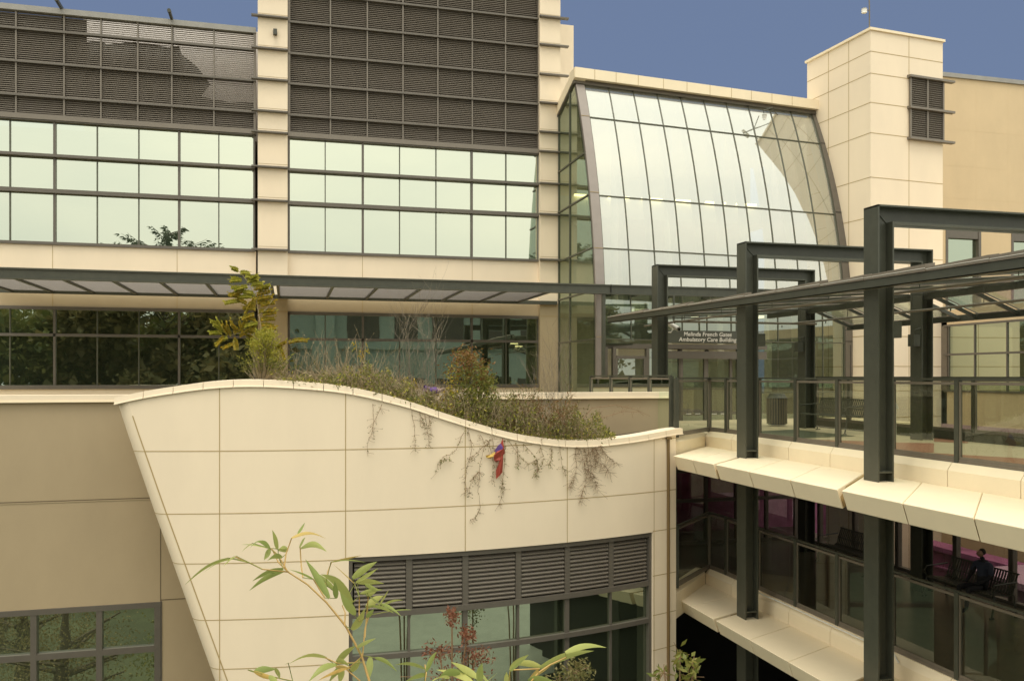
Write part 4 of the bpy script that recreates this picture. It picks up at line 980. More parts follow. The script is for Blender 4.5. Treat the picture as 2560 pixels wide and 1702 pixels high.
for a, b in zip(dw, dw[1:]):
    lvm = MB(); z = zlv0 + .03; a_, b__ = a + .004, b - .004; n = 4
    while z < zlv1 - .05:
        lvm.grid([[CP(lerp(a_, b__, j / n), z, -.07) for j in range(n + 1)], [CP(lerp(a_, b__, j / n), z + .018, -.068) for j in range(n + 1)], [CP(lerp(a_, b__, j / n), z + .055, -.12) for j in range(n + 1)]]); z += .068
    lvm.mi(1); cbar(a_, b__, zlv0, zlv1, -.2, -.18, lvm); lvm.build('louvre_panel', ['louvre', 'backing'], wf)
    for (z0, z1) in ((zg0, zlv0 - .05), (-6.85, zg0 - .05)):
        MB().grid([[CP(lerp(a, b, j / n), z0, -.11) for j in range(n + 1)], [CP(lerp(a, b, j / n), z1, -.11) for j in range(n + 1)]]).build('pane', 'win_lo', wf)
MB().grid([[CP(lerp(tL(-4.0) + .06, tR, j / 20), ZB, -1.9) for j in range(21)], [CP(lerp(tL(-4.0) + .06, tR, j / 20), -2.6, -1.9) for j in range(21)]]).build('rear_wall', 'interior', cur)
rm = MB(); 
for j in range(20): 
    a, b = lerp(tw0, tw1, j / 20), lerp(tw0, tw1, (j + 1) / 20); rm.quad(CP(a, -5.9, -.2), CP(b, -5.9, -.2), CP(b, -5.9, -1.9), CP(a, -5.9, -1.9))
rm.build('room_floor', 'interior', cur)
# drain pipe in the groove at the right end
pt = PC(1671, 1200, .03); dpz = smooth_z(th(pt)) - .05
MB().tube([V((pt.x, pt.y, dpz)), V((pt.x, pt.y, ZB))], .028, 10).box(pt.x - .05, pt.x + .05, pt.y - .05, pt.y + .05, dpz, dpz + .04).build('drain_pipe', 'brown_pipe', label='brown drain pipe in the groove at the right end of the curved wall', cat='pipe')

# ================================================================== PLANTS
rnd = random.Random(11)
def G(a, b): return rnd.uniform(a, b)
def rv(s=1.0): return V((rnd.gauss(0, s), rnd.gauss(0, s), rnd.gauss(0, s)))
def bed(u, k=None):
    t = th(PC(u, 1150)); k = G(.3, 1.0) if k is None else k
    p = CP(t, smooth_z(t) + .04, -k); 
    return p
def frond(mb, p, d, ln, lw, n=9, ll=.06):
    n = int(n * 1.7); ln *= 1.15; ll *= 1.35; lw *= 1.25
    d = V(d).normalized(); side = d.cross(V((0, 0, 1))).normalized()
    for i in range(n):
        q = (i + 1) / n; c = p + d * (ln * q) - V((0, 0, .15 * ln * q * q)); l_ = ll * (1 - .35 * abs(q - .45))
        for s_ in (-1, 1): mb.leaf(c, side * s_ + d * .45 + V((0, 0, -.35)), l_, lw, V((0, -1, .3)) + rv(.35)); mb.leaf(c, V((rnd.gauss(0, .3), -.3, s_)) + d * .3, l_ * .8, lw, V((0, -1, 0)) + rv(.4))
    mb.leaf(p + d * ln, d, ll, lw)
# --- locust sapling traced from its stems
kb = .35
def lp(u, v, k=.35): return PC(u, v, -k)
lo_t = thing('locust_sapling', lp(652, 955), 'tall sapling with yellow green feathery leaves rising above the left hump of the curved wall', 'sapling')
st = MB()
stems = [[(655, 960), (652, 900), (655, 845), (648, 790), (640, 745), (625, 712), (608, 690), (592, 672)],
         [(655, 860), (630, 836), (606, 830), (575, 838), (552, 822)], [(652, 930), (676, 880), (700, 862), (735, 850)], [(645, 790), (668, 770), (684, 745)], [(638, 745), (610, 742), (585, 752)]]
for s_ in stems: st.tube([lp(u, v) for (u, v) in s_], .012, 5, .004)
st.build('trunk', 'drystem', lo_t)
cy, cg = MB(), MB()
for (u, v, dx, dz, ln) in ((596, 676, -.6, .3, .10), (600, 682, .6, .1, .14), (612, 690, .9, -.1, .16), (606, 700, -.9, .0, .18), (628, 712, .8, .25, .17), (634, 722, .9, .2, .22), (620, 716, -.9, -.15, .2),
                           (640, 736, .9, .35, .22), (642, 748, .9, .3, .24), (640, 756, .8, .15, .2), (632, 742, -.9, .1, .2), (628, 756, -.5, -.8, .16), (645, 780, .9, .25, .24), (648, 800, .9, .25, .24), (652, 812, .9, .1, .20),
                           (646, 808, -.8, -.1, .2), (640, 800, -.7, .3, .16), (600, 752, -.9, -.05, .22), (606, 728, -.7, -.2, .18), (600, 700, -.8, .3, .12)):
    (cg if v < 725 and dx < 0 else cy).mi(0); frond(cg if (v < 715 or dx < -.75) else cy, lp(u, v), (dx, G(-.3, .3), dz), ln * .85, .028, 10, .045)
for (u, v, dx, dz, ln) in ((606, 830, -.2, .9, .2), (600, 830, -.6, .7, .2), (590, 835, -.3, .9, .24), (578, 838, -.3, .9, .2), (622, 836, .5, .8, .2), (612, 832, .2, -.1, .14), (598, 840, .6, .5, .2), (560, 828, -.8, .7, .2),
                           (556, 832, -.9, .1, .18), (584, 860, -.7, -.2, .16), (570, 842, -.8, -.4, .2), (552, 818, -.4, .9, .14), (545, 812, -.7, .5, .12), (720, 856, .6, .2, .2), (735, 850, .9, .1, .2), (700, 862, .2, -.6, .2), (690, 870, .6, .5, .2)):
    frond(cy if u > 575 else cg, lp(u, v), (dx, G(-.3, .3), dz), ln * .85, .026, 9, .042)
for (u, v, dx, dz, ln) in ((644, 726, .8, .5, .22), (636, 734, -.8, .25, .2), (650, 764, .9, .35, .24), (640, 772, -.9, .2, .2), (655, 786, .9, .3, .22), (636, 786, -.8, -.2, .18), (656, 822, .9, .2, .2), (640, 826, -.8, .1, .16),
                           (616, 704, .8, .3, .18), (612, 722, -.9, .2, .2), (604, 742, -.9, .3, .2), (618, 760, -.7, .5, .18), (626, 700, .7, .6, .14), (630, 770, .2, .9, .2), (570, 836, -.4, .9, .2), (588, 846, .1, -.9, .14), (560, 842, -.6, -.6, .16), (606, 822, .3, .9, .2)):
    frond(cy if v > 735 else cg, lp(u, v), (dx, G(-.3, .3), dz), ln * .85, .028, 10, .045)
cy.build('crown', 'leaf_yellow', lo_t); cg.build('crown', 'leaf_lime', lo_t)
# --- lime green feathery bush
lb = thing('feathery_bush', lp(662, 955, .3), 'bright lime green feathery bush below the yellow sapling on the curved wall', 'bush')
m = MB(); t_ = MB()
for i in range(430):
    q = rnd.random() ** .7; u = 662 + rnd.gauss(0, 1) * lerp(26, 9, q) + (8 if q < .3 else 0); v = 952 - q * 108
    p = lp(u, v, G(.1, .6)); d = V((rnd.gauss(0, .6) + (u - 662) / 70, rnd.gauss(0, .4), 1.0)).normalized()
    t_.tube([lp(655 + (u - 655) * .4, min(955, v + 40), .3), p], .004, 3)
    for k in range(11): 
        c = p + d * (.016 * k); m.leaf(c, d * .8 + rv(.6), G(.035, .07), .013)
        m.mi(0 if q > .35 else 1)
m.build('foliage', ['leaf_lime', 'leaf_green'], lb); t_.build('stem', 'drystem', lb)
# --- generic twiggy plants
def twig(mb, lf, p, d, ln, r, depth, lprob=.5, lsz=.03, spread=.6, up=.25, kink=.18, nsub=3):
    pts = [p]; n = 4; d = V(d).normalized(); c = p
    for i in range(n):
        d = (d + rv(kink) * .5 + V((0, 0, up * .15))).normalized(); c = c + d * (ln / n); pts.append(c)
        if lf is not None and rnd.random() < lprob: lf.leaf(c, d + rv(.8), G(.6, 1.3) * lsz, lsz * .45)
    mb.tube(pts, r, 3, r * .5)
    if depth > 0:
        for k in range(nsub):
            q = pts[rnd.randint(1, n)]; twig(mb, lf, q, d + rv(spread) + V((0, 0, up)), ln * G(.4, .7), r * .6, depth - 1, lprob, lsz, spread, up, kink, nsub)
def shrub(name, base, label, cat, n, ln, depth, lm, sm, lsz, lprob, spread0, group=None, r=.006, up=.25, lean=(0, 0, 0), nsub=3, base_sp=.08):
    o = thing(name, base, label, cat, group); a, b = MB(), MB()
    for i in range(n):
        d = V((rnd.gauss(0, spread0), rnd.gauss(0, spread0), 1)) + V(lean)
        twig(a, b, V(base) + V((rnd.gauss(0, base_sp), rnd.gauss(0, base_sp * .5), 0)), d, ln * G(.6, 1.1), r, depth, lprob, lsz, .6, up, .18, nsub)
    a.build('stem', sm, o)
    if b.v: b.build('foliage', lm, o)
    return o
k = 0
for (u, n, ln, lm, lab) in ((705, 5, .42, 'leaf_rust', 'thin rusty stemmed plant just right of the lime bush'), (745, 7, .45, 'leaf_olive', 'dry olive stalks with pale seed heads near the left of the planting'),
                        (790, 8, .5, 'seed_pale', 'tuft of dry pale stalks in front of the left window panes'), (838, 8, .55, 'leaf_rust', 'reddish dry stalks left of the pea like yellow stems'),
                        (880, 9, .55, 'seed_pale', 'dry stalks with yellow pods left of the middle of the planting'), (930, 9, .55, 'leaf_olive', 'dense olive brown stalks beside the yellow pods'),
                        (975, 9, .5, 'leaf_olive', 'wispy olive plant left of the tall bare twigs'), (1100, 10, .45, 'leaf_rust', 'low rusty twigs left of the rounded red and green bush')):
    shrub('dry_plant', bed(u, .5), lab, 'plant', n + 3, ln * 1.25, 1, lm, 'drystem', .03, .45, .35, 'dry stalky plants on the curved wall', .004, .3)
for (u, h, lab) in ((905, .95, 'slender plant hung with yellow leaves in the middle of the planting'), (1035, .55, 'small plant with yellow leaves just left of the bare twig shrubs')):
    b0 = bed(u, .4); o = thing('yellow_plant', b0, lab, 'plant', 'yellow leaved plants'); a, b = MB(), MB()
    for i in range(3):
        pts = [b0 + V((.03 * i, 0, 0)), b0 + V((-.04 + .05 * i, 0, h * .45)), b0 + V((-.08 + .08 * i, 0, h * G(.75, .95)))]; a.tube(pts, .006, 4)
        for k in range(22): q = G(.25, 1); p = pts[1].lerp(pts[2], q) if rnd.random() < .7 else pts[0].lerp(pts[1], q); b.leaf(p + rv(.025), V((rnd.gauss(0, .6), rnd.gauss(0, .4), -.8)), G(.04, .075), .022)
    a.build('stem', 'drystem', o); b.build('foliage', 'leaf_yellow', o)
# tall bare twig shrubs
for (u, n, ln, lean, lab) in ((1035, 6, 1.15, -.05, 'tall leafless grey twig shrub with a pointed top in front of the windows'), (1085, 6, 1.15, .06, 'tall leafless grey twig shrub just left of the rounded bush'),
                              (1415, 6, 1.35, -.08, 'leafless pale twig shrub near the right end of the planting'), (1460, 6, 1.25, .10, 'leafless pale twigs at the far right by the grey atrium post')):
    shrub('bare_shrub', bed(u, .7), lab, 'shrub', n, ln, 2, 'seed_pale', 'greystem', .018, .4, .18, 'leafless twig shrubs', .0038, .45, (lean, 0, 0), 5, .05)
# rounded rust and green bush
bs = thing('rounded_bush', bed(1170, .55), 'dense rounded bush, rust brown on top and green below', 'bush'); a, b = MB(), MB()
c0 = bed(1172, .6)
for i in range(26):
    d = V((rnd.gauss(0, .35), rnd.gauss(0, .3), 1)); twig(a, None, c0 + rv(.04), d, .55, .006, 1)
lobes = [(1165, 893, 36, 24), (1196, 926, 36, 30), (1150, 935, 40, 34), (1182, 975, 46, 36), (1130, 1000, 24, 34), (1204, 1020, 30, 28), (1150, 1045, 38, 26), (1215, 960, 20, 26), (1175, 1010, 44, 40)]
for i in range(6500):
    (lu, lv_, ru, rvv) = rnd.choice(lobes); x, y = rnd.gauss(0, .48), rnd.gauss(0, .48); u, v = lu + ru * x, lv_ + rvv * y
    if math.sin(u * .21 + 2) * math.sin(v * .17) > .35 and rnd.random() < .7: continue
    p = PC(u, v, -G(.15, 1.0)); q = (v - 860) / 200; b.mi(0 if q + rnd.gauss(0, .14) < .36 else (1 if u > 1138 + rnd.gauss(0, 12) else 2)); b.leaf(p, rv(1), G(.035, .07), .026)
b.build('foliage', ['leaf_rust', 'leaf_green', 'leaf_yellow'], bs); a.build('stem', 'bark', bs)
ys_ = shrub('yellow_shrub', PC(1135, 1055, -.3), 'small shrub with yellow and green leaves at the foot of the rounded bush', 'shrub', 9, .40, 1, 'leaf_yellow', 'drystem', .045, .8, .35, None, .005, .3)
# spreading shrubs to the right of the bush
for (u, n, ln, lm, lab) in ((1265, 9, .42, 'leaf_green', 'loose green shrub just right of the rounded bush'), (1325, 10, .5, 'leaf_olive', 'arching olive shrub in front of the tan parapet'),
                            (1385, 11, .55, 'leaf_rust', 'dense brownish spreading shrub in the dip of the curved wall'), (1445, 10, .5, 'leaf_olive', 'spreading olive shrub at the right end of the planting')):
    shrub('spreading_shrub', bed(u, .45), lab, 'shrub', n + 12, ln * 1.25, 2, lm, 'redstem', .045, 1.0, .7, 'spreading shrubs', .006, .15)
# long arching twigs reaching right over the parapet
ob = thing('arching_twig', bed(1440, .4), 'long thin twigs arching to the right across the tan parapet', 'twig'); a, b = MB(), MB()
for tr in ([(1440, 1085), (1500, 1045), (1560, 1028), (1592, 1030)], [(1430, 1080), (1480, 1020), (1540, 1012), (1590, 1024), (1625, 1040)], [(1450, 1090), (1480, 1050), (1500, 1030)], [(1400, 1070), (1420, 1010), (1430, 985)]):
    pts = [PC(u, v, -.3) for u, v in tr]; a.tube(pts, .006, 4, .003)
    for i in range(26): j = rnd.randint(0, len(pts) - 2); p = pts[j].lerp(pts[j + 1], rnd.random()); a.tube([p, p + V((rnd.gauss(0.03, .04), 0, rnd.gauss(0.0, .05)))], .0025, 3)
a.build('stem', 'redstem', ob)
# ground cover spilling over the coping (uncountable)
gm, gs = MB(), MB()
capy = lambda u: interp([(a_, b__) for a_, b__ in capb], u)
for i in range(17000):
    u = 690 + (1535 - 690) * rnd.random() ** .8
    hgt = interp([(690, 12), (760, 30), (850, 46), (940, 56), (1040, 62), (1150, 70), (1250, 86), (1340, 92), (1430, 88), (1500, 52), (1535, 8)], u) * (.6 + .5 * math.sin(u * .06) ** 2 + .3 * math.sin(u * .021 + 1))
    y = capy(u) - 18; q = rnd.random() ** 1.5; v = y - hgt * q + 14 * rnd.random()
    k_ = G(-.02, .9); p = PC(u, v, -k_)
    zb = smooth_z(th(p)) + .03
    if p.z < zb: p.z = zb + G(0, .05)
    gm.mi(rnd.choice((0, 0, 1, 1, 1, 2, 3))); gm.leaf(p, V((rnd.gauss(0, .7), rnd.gauss(0, .5), rnd.gauss(.5, .7))), G(.035, .08), G(.012, .026))
for i in range(1500):
    u = G(690, 1530); p = bed(u, G(.05, .9)); h = interp([(690, .1), (850, .3), (1100, .36), (1350, .42), (1500, .25), (1530, .1)], u)
    gs.tube([p, p + V((rnd.gauss(0, .05), rnd.gauss(0, .03), h * G(.4, .9))), p + V((rnd.gauss(0, .12), rnd.gauss(0, .06), h * G(.7, 1.5)))], .003, 3)
go = gm.build('ground_cover', ['leaf_olive', 'leaf_green', 'seed_pale', 'leaf_lime'], None, label='tangled low olive ground cover spilling along the coping of the curved wall', cat='ground cover', kind='stuff')
gs.build('dry_grass', 'drystem', None, label='thin dry brown grass stalks standing all along the planted bed', cat='grass', kind='stuff')
# hanging vines on the face of the curved wall
def vine(paths, lab, lm='leaf_green', hairs=14, leaves=10, r=.004, lsz=.035, hl=.05):
    o = thing('hanging_vine', PC(*paths[0][0], .02), lab, 'vine', 'vines hanging over the curved wall'); a, b = MB(), MB()
    for tr in paths:
        pts = [PC(u, v, .03 + .02 * math.sin(i)) for i, (u, v) in enumerate(tr)]; fin = []
        for p, q in zip(pts, pts[1:]):
            for j in range(4): fin.append(p.lerp(q, j / 4) + rv(.006))
        fin.append(pts[-1]); a.tube(fin, r, 4, r * .5)
        for i in range(hairs): p = rnd.choice(fin); q = p + V((rnd.gauss(0, hl), 0, -abs(rnd.gauss(0, hl)))); q += V((0, -.01, 0)); a.tube([p, q], .002, 3); b.leaf(q, rv(1), G(.4, .8) * lsz, lsz * .4)
        for i in range(leaves): b.leaf(rnd.choice(fin) + rv(.012), rv(1) + V((0, 0, -.5)), G(.7, 1.3) * lsz, lsz * .5)
    a.build('stem', 'redstem', o); b.build('foliage', lm, o)
vine([[(932, 1010), (934, 1060), (925, 1090), (918, 1110), (920, 1140)], [(955, 1010), (938, 1050), (932, 1070)]], 'thin bare vine hanging leftmost on the curved wall', 'leaf_olive', 16, 2)
vine([[(1030, 1025), (1036, 1075), (1038, 1122)], [(1062, 1035), (1070, 1080), (1072, 1112)], [(1072, 1040), (1078, 1085)], [(1050, 1030), (1060, 1070)]], 'short brushy vines hanging left of the middle joint', 'leaf_olive', 22, 6)
vine([[(1160, 1080), (1140, 1125), (1108, 1145), (1095, 1160), (1092, 1180)], [(1125, 1150), (1112, 1146), (1098, 1160)]], 'vine with small green leaves curling left of the middle joint', 'leaf_green', 6, 26)
vine([[(1200, 1085), (1212, 1110), (1200, 1160), (1196, 1230), (1200, 1270), (1190, 1290), (1176, 1298)], [(1170, 1070), (1180, 1120), (1165, 1180), (1164, 1230)], [(1196, 1180), (1178, 1200), (1172, 1240)]], 'longest vine hanging down to below the second panel joint', 'leaf_olive', 26, 22)
vine([[(1230, 1090), (1240, 1150), (1255, 1200), (1258, 1230), (1248, 1260)], [(1262, 1100), (1262, 1160), (1250, 1240)], [(1220, 1100), (1236, 1160), (1228, 1200)], [(1230, 1100), (1180, 1140), (1168, 1150)]], 'tangle of vines around the red cloth', 'leaf_olive', 30, 18)
vine([[(1270, 1100), (1300, 1140), (1320, 1160), (1340, 1150)], [(1290, 1105), (1295, 1150), (1292, 1170)], [(1310, 1110), (1345, 1150), (1342, 1190)], [(1342, 1150), (1346, 1170), (1338, 1188)]], 'leafy vine right of the red cloth', 'leaf_green', 20, 24)
vine([[(1400, 1118), (1405, 1160), (1415, 1180)], [(1380, 1115), (1378, 1150), (1372, 1160)], [(1350, 1112), (1360, 1140), (1352, 1170)]], 'short leafy vine below the dip of the coping', 'leaf_green', 20, 16)
vine([[(1450, 1120), (1462, 1170), (1466, 1200), (1450, 1250)], [(1470, 1118), (1480, 1180), (1496, 1225)], [(1490, 1116), (1500, 1150), (1525, 1180)], [(1440, 1118), (1440, 1180), (1425, 1215)], [(1460, 1120), (1468, 1150), (1476, 1190)], [(1480, 1120), (1486, 1140), (1490, 1165)], [(1500, 1114), (1520, 1140), (1545, 1160)]], 'bushy clump of thin vines hanging at the right end', 'leaf_olive', 80, 24, .003, .02, .07)
# red, purple and yellow cloth caught on the vines
def cloth(name, quads, lab, off=.06):
    o = thing(name, PC(*quads[0][1][0], off), lab, 'cloth')
    for (mt, poly, nm) in quads:
        P = [PC(u, v, off + .025 * math.sin(i * 2.1)) for i, (u, v) in enumerate(poly)]; m = MB(); m.prism(P, (0, -.006, 0)); m.build(nm, mt, o)
cloth('tattered_flag', [('flag_red', [(1257, 1095), (1260, 1120), (1262, 1133), (1255, 1140), (1250, 1150), (1240, 1155), (1235, 1150), (1234, 1138), (1244, 1125)], 'red_cloth'),
                        ('flag_red', [(1250, 1142), (1258, 1137), (1256, 1180), (1247, 1190), (1240, 1197), (1240, 1175), (1246, 1160)], 'red_tail'),
                        ('flag_purple', [(1252, 1108), (1257, 1118), (1256, 1130), (1250, 1136), (1240, 1130), (1235, 1128), (1246, 1112)], 'purple_patch'),
                        ('flag_yellow', [(1238, 1128), (1235, 1140), (1226, 1146), (1216, 1144), (1214, 1138), (1226, 1136)], 'yellow_tail')], 'tattered red and purple cloth with a yellow tail hanging on the curved wall')
def bedp(u, v, k): return PC(u, v, -k)
o = thing('windsock', bedp(1060, 975, .5), 'purple and white cloth windsock lying in the bare twigs', 'cloth')
m = MB(); m.tube([bedp(1059, 973, .5), bedp(1075, 977, .5), bedp(1092, 976, .5)], .07, 10, .06); m.build('sleeve', 'flag_purple', o, smooth=True); m = MB(); m.tube([bedp(1090, 977, .5), bedp(1100, 976, .5), bedp(1112, 971, .5)], .055, 8, .015); m.build('tail', 'pink', o, smooth=True)

# ------------------------------------------------------------------ bamboo close to the photographer
def bambooset(name, label, o_, s_, culms, leaves, D0, seed):
    R2 = random.Random(seed); U = lambda x, y: (o_[0] + s_ * x, o_[1] + s_ * y)
    t = thing(name, PD(*U(*culms[0][0]), D0), label, 'bamboo')
    m = MB()
    for c in culms: 
        P = [PD(*U(*p), D0 + .05 * i) for i, p in enumerate(c)]; m.tube(P, .0062 if len(c) > 4 else .0035, 6, .003)
    m.build('culm', 'culm', t, smooth=True)
    g, dry = MB(), MB()
    for L__ in leaves:
        (x0, y0, x1, y1, w_, bend) = L__[:6]; isd = len(L__) > 6
        D = D0 + R2.uniform(-.15, .2); a = PD(*U(x0, y0), D); b = PD(*U(x1, y1), D + R2.uniform(-.25, .25)); ln = (b - a).length
        d = (b - a).normalized(); sx = d.cross(V((.25, .97, 0)) + V((R2.gauss(0, .25), 0, R2.gauss(0, .5)))).normalized(); nn = sx.cross(d)
        ww = w_ * s_ * D / F * .52; bw = V((0, 0, 1)) * (bend * s_ * D / F); rows = [[], [], []]; ns = 8
        for i in range(ns + 1):
            q = i / ns; c = a.lerp(b, q) + bw * math.sin(math.pi * q) ; h = ww * (math.sin(math.pi * min(1, .06 + q * .94) ** .75)) * (1.0 if q < 1 else 0) + .0004
            rows[0].append(c - sx * h); rows[1].append(c - nn * h * .35); rows[2].append(c + sx * h)
        (dry if isd else g).grid(rows)
        # petiole towards nearest culm point
        pts = [PD(*U(*p), D0 + .05 * i) for c in culms for i, p in enumerate(c)]; pn = min(pts, key=lambda p: (p - a).length)
        if .01 < (pn - a).length < .35: (dry if isd else g).tube([pn, a], .0022, 3)
    g.build('foliage', 'leaf_bamboo', t, smooth=True)
    if dry.v: dry.build('dry_foliage', 'leaf_bamboo_dry', t, smooth=True)
    return t
c1 = [[(1680, 1568), (1610, 1340), (1470, 1080), (1300, 870), (1130, 710), (960, 600), (870, 510), (820, 400)], [(960, 600), (730, 575), (620, 520), (490, 465)], [(950, 590), (870, 450), (800, 390)], [(925, 560), (940, 440), (990, 300)], [(1090, 650), (1075, 540), (1065, 380)],
      [(1285, 830), (1180, 660)], [(1290, 720), (1310, 600), (1345, 510)], [(1460, 1080), (1465, 960), (1440, 900)], [(1620, 1340), (1640, 1100), (1680, 980)], [(1590, 1040), (1590, 820)], [(1640, 1180), (1670, 810)], [(1610, 1400), (1400, 1410), (1290, 1360)], [(1000, 1568), (880, 1540)], [(1600, 1568), (1450, 1440)]]
l1 = [(430, 475, 45, 712, 26, 40), (490, 480, 205, 610, 34, 30), (500, 460, 385, 550, 62, 8), (920, 590, 615, 765, 46, 30), (915, 570, 640, 682, 40, 22), (870, 395, 818, 228, 58, 0), (795, 392, 622, 385, 46, 60), (760, 385, 545, 358, 15, 12), (640, 345, 550, 418, 12, 5), (800, 398, 745, 492, 46, 0),
      (958, 400, 868, 412, 56, 10), (905, 470, 775, 500, 56, 25), (990, 300, 1300, 308, 36, 50, 1), (1045, 265, 1108, 162, 26, 0), (1066, 382, 1112, 292, 50, 15), (1075, 388, 1302, 420, 56, 48), (1182, 665, 968, 578, 34, 10), (1325, 832, 1112, 488, 66, 10), (1382, 772, 1190, 600, 44, 10),
      (1528, 872, 1250, 620, 70, 55), (1552, 712, 1360, 530, 40, 0, 1), (1548, 978, 1418, 775, 74, 0), (1385, 832, 1372, 680, 46, 0), (1340, 510, 1645, 515, 26, 18), (1345, 512, 1610, 452, 18, 0, 1), (1530, 655, 1748, 508, 62, 10), (1560, 690, 1810, 702, 56, 10), (1640, 708, 1760, 765, 36, 0), (1570, 690, 1755, 565, 46, 0),
      (1600, 790, 1800, 758, 30, 10), (1655, 808, 1762, 752, 60, 12), (1648, 918, 1805, 810, 66, 14), (1648, 900, 1898, 965, 56, 22), (1530, 1112, 1645, 915, 66, -20), (1780, 905, 1978, 848, 26, 18), (1880, 945, 2052, 935, 12, 5), (1770, 890, 1850, 760, 16, 0), (1655, 1000, 1720, 930, 40, 0), (1780, 880, 1960, 990, 26, 16),
      (1300, 1360, 955, 1422, 46, 50), (1380, 1420, 1562, 1250, 54, 20), (1570, 1262, 1735, 1188, 46, 0), (1385, 1418, 1138, 1575, 60, 40), (1520, 1482, 1602, 1360, 56, 0), (1690, 1350, 1668, 1572, 60, 0), (1730, 1360, 1925, 1482, 34, 28), (1500, 1445, 1225, 1560, 36, 10, 1), (1445, 1440, 1318, 1580, 50, 20),
      (1440, 1440, 1412, 1590, 60, 0), (1395, 1385, 1510, 1445, 46, 20), (655, 1482, 890, 1540, 40, -16, 1), (660, 1480, 855, 1462, 60, 10), (850, 1450, 885, 1545, 50, 0), (790, 1520, 880, 1600, 46, 0), (600, 1465, 700, 1500, 12, 0), (960, 1405, 925, 1418, 14, 0), (1380, 1440, 1520, 1460, 30, 8, 1)]
bambooset('bamboo_branch', 'leaning bamboo branch with long green leaves close to the camera at bottom left', (450, 1260), .2819, c1, l1, 4.2, 3)
c2 = [[(1000, 1600), (1080, 1500), (1170, 1440), (1300, 1380)], [(850, 1600), (860, 1480), (1090, 1470)], [(190, 1600), (205, 1500), (195, 1440)], [(640, 1620), (600, 1540), (560, 1520)]]
l2 = [(1290, 1345, 1612, 1305, 52, 34), (1088, 1462, 1515, 1330, 62, 28), (1098, 1452, 868, 1440, 48, 20), (862, 1478, 1004, 1360, 56, 12), (862, 1490, 980, 1380, 30, 0), (830, 1590, 832, 1495, 36, 0), (1000, 1560, 1230, 1590, 46, 24), (612, 1575, 642, 1425, 66, 0), (610, 1545, 400, 1418, 52, 10), (565, 1575, 285, 1478, 64, 22), (560, 1560, 380, 1470, 40, 20),
      (380, 1545, 240, 1580, 56, 30), (200, 1490, 286, 1338, 56, 10), (195, 1470, -40, 1440, 34, 24), (205, 1520, 25, 1580, 50, 16), (620, 1580, 720, 1600, 40, 20), (470, 1500, 300, 1540, 60, 20), (700, 1600, 610, 1470, 40, 0), (640, 1600, 760, 1500, 30, 0), (1085, 1470, 1000, 1560, 20, 0, 1), (1180, 1438, 1060, 1530, 14, 0, 1)]
bambooset('bamboo_branch', 'low bamboo leaves at the bottom edge in front of the curved wall window', (1000, 1200), .3202, c2, l2, 3.6, 5)
# --- garden shrubs below
def cloudbush(name, lab, ctrs, D, mt, n, lsz, sm='redstem', cat='shrub'):
    c0 = PD(*ctrs[0][:2], D); o = thing(name, (c0.x, c0.y, GZ + 1.5), lab, cat); a, b = MB(), MB()
    for (u, v, ru, rv_) in ctrs:
        for i in range(n):
            x, y = rnd.gauss(0, .5), rnd.gauss(0, .5); 
            if x * x + y * y > 1.4: continue
            p = PD(u + ru * x, v + rv_ * y, D + G(-.4, .4)); b.leaf(p, rv(1), G(.6, 1.2) * lsz, lsz * .4)
        p = PD(u, v, D); a.tube([V((c0.x, c0.y, GZ + 1.5)), V((p.x * .5 + c0.x * .5, c0.y, p.z - .8)), p, PD(u, v - rv_ * .8, D)], .02, 5, .005)
        for i in range(16): q = PD(u + ru * rnd.gauss(0, .5), v + rv_ * rnd.gauss(0, .5), D); a.tube([p, q], .004, 3)
    a.build('stem', sm, o); b.build('foliage', mt, o)
cloudbush('maple_shrub', 'red leaved maple in front of the curved wall window', [(1130, 1540, 18, 24), (1168, 1585, 22, 22), (1100, 1630, 44, 26), (1190, 1640, 50, 28), (1150, 1690, 90, 30)], 11.6, 'leaf_red', 210, .06)
cloudbush('garden_shrub', 'olive garden shrub low in front of the curved wall window', [(1440, 1680, 44, 34), (1400, 1720, 60, 40)], 12.0, 'leaf_olive', 420, .07)
cloudbush('garden_shrub', 'green and red leaved shrub at the foot of the drain pipe', [(1700, 1640, 24, 22), (1735, 1660, 18, 30), (1660, 1680, 34, 26), (1722, 1690, 30, 26)], 12.0, 'leaf_green', 34, .14)

# --- trees and shrubs behind the photographer, seen mirrored in the glass
def make_tree(loc, h, r, n, lsz, mt='leaf_tree', conif=False):
    t = thing('garden_tree', loc, 'tree across the courtyard mirrored in the windows', 'tree', 'trees mirrored in the windows'); L0 = V(loc); tr = MB(); cr_ = MB()
    tr.tube([L0, L0 + V((.1, 0, h * .5)), L0 + V((0, .1, h * .95))], .28, 8, .05)
    for i in range(9):
        a = G(0, 6.28); z0 = h * G(.35, .8); tr.tube([L0 + V((0, 0, z0)), L0 + V((math.cos(a) * r * .8, math.sin(a) * r * .8, z0 + h * .12))], .07, 5, .02)
    cl = [(rv(1).normalized() * (rnd.random() ** .4), G(.55, 1.1)) for _ in range(26)]
    for c, s_ in cl:
        cc = L0 + V((c.x * r, c.y * r, h * .62 + c.z * h * .36))
        for i in range(n // 26):
            big = rnd.random() < .3 and h > 8; p = cc + rv(.36) * s_ * r * (.42 if big else .67); k2 = 2.6 if big else 1; cr_.leaf(p, rv(1), lsz * G(.6, 1.3) * k2, lsz * .6 * k2)
    tr.build('trunk', 'bark', t); cr_.build('crown', mt, t); return t
pro = [make_tree((-44, -26, GZ), 15.5, 4.6, 8000, .42), make_tree((-36, -24, GZ), 17.0, 4.6, 8000, .42, 'leaf_tree_b'), make_tree((-19, -27, GZ), 16.2, 4.4, 8000, .42)]
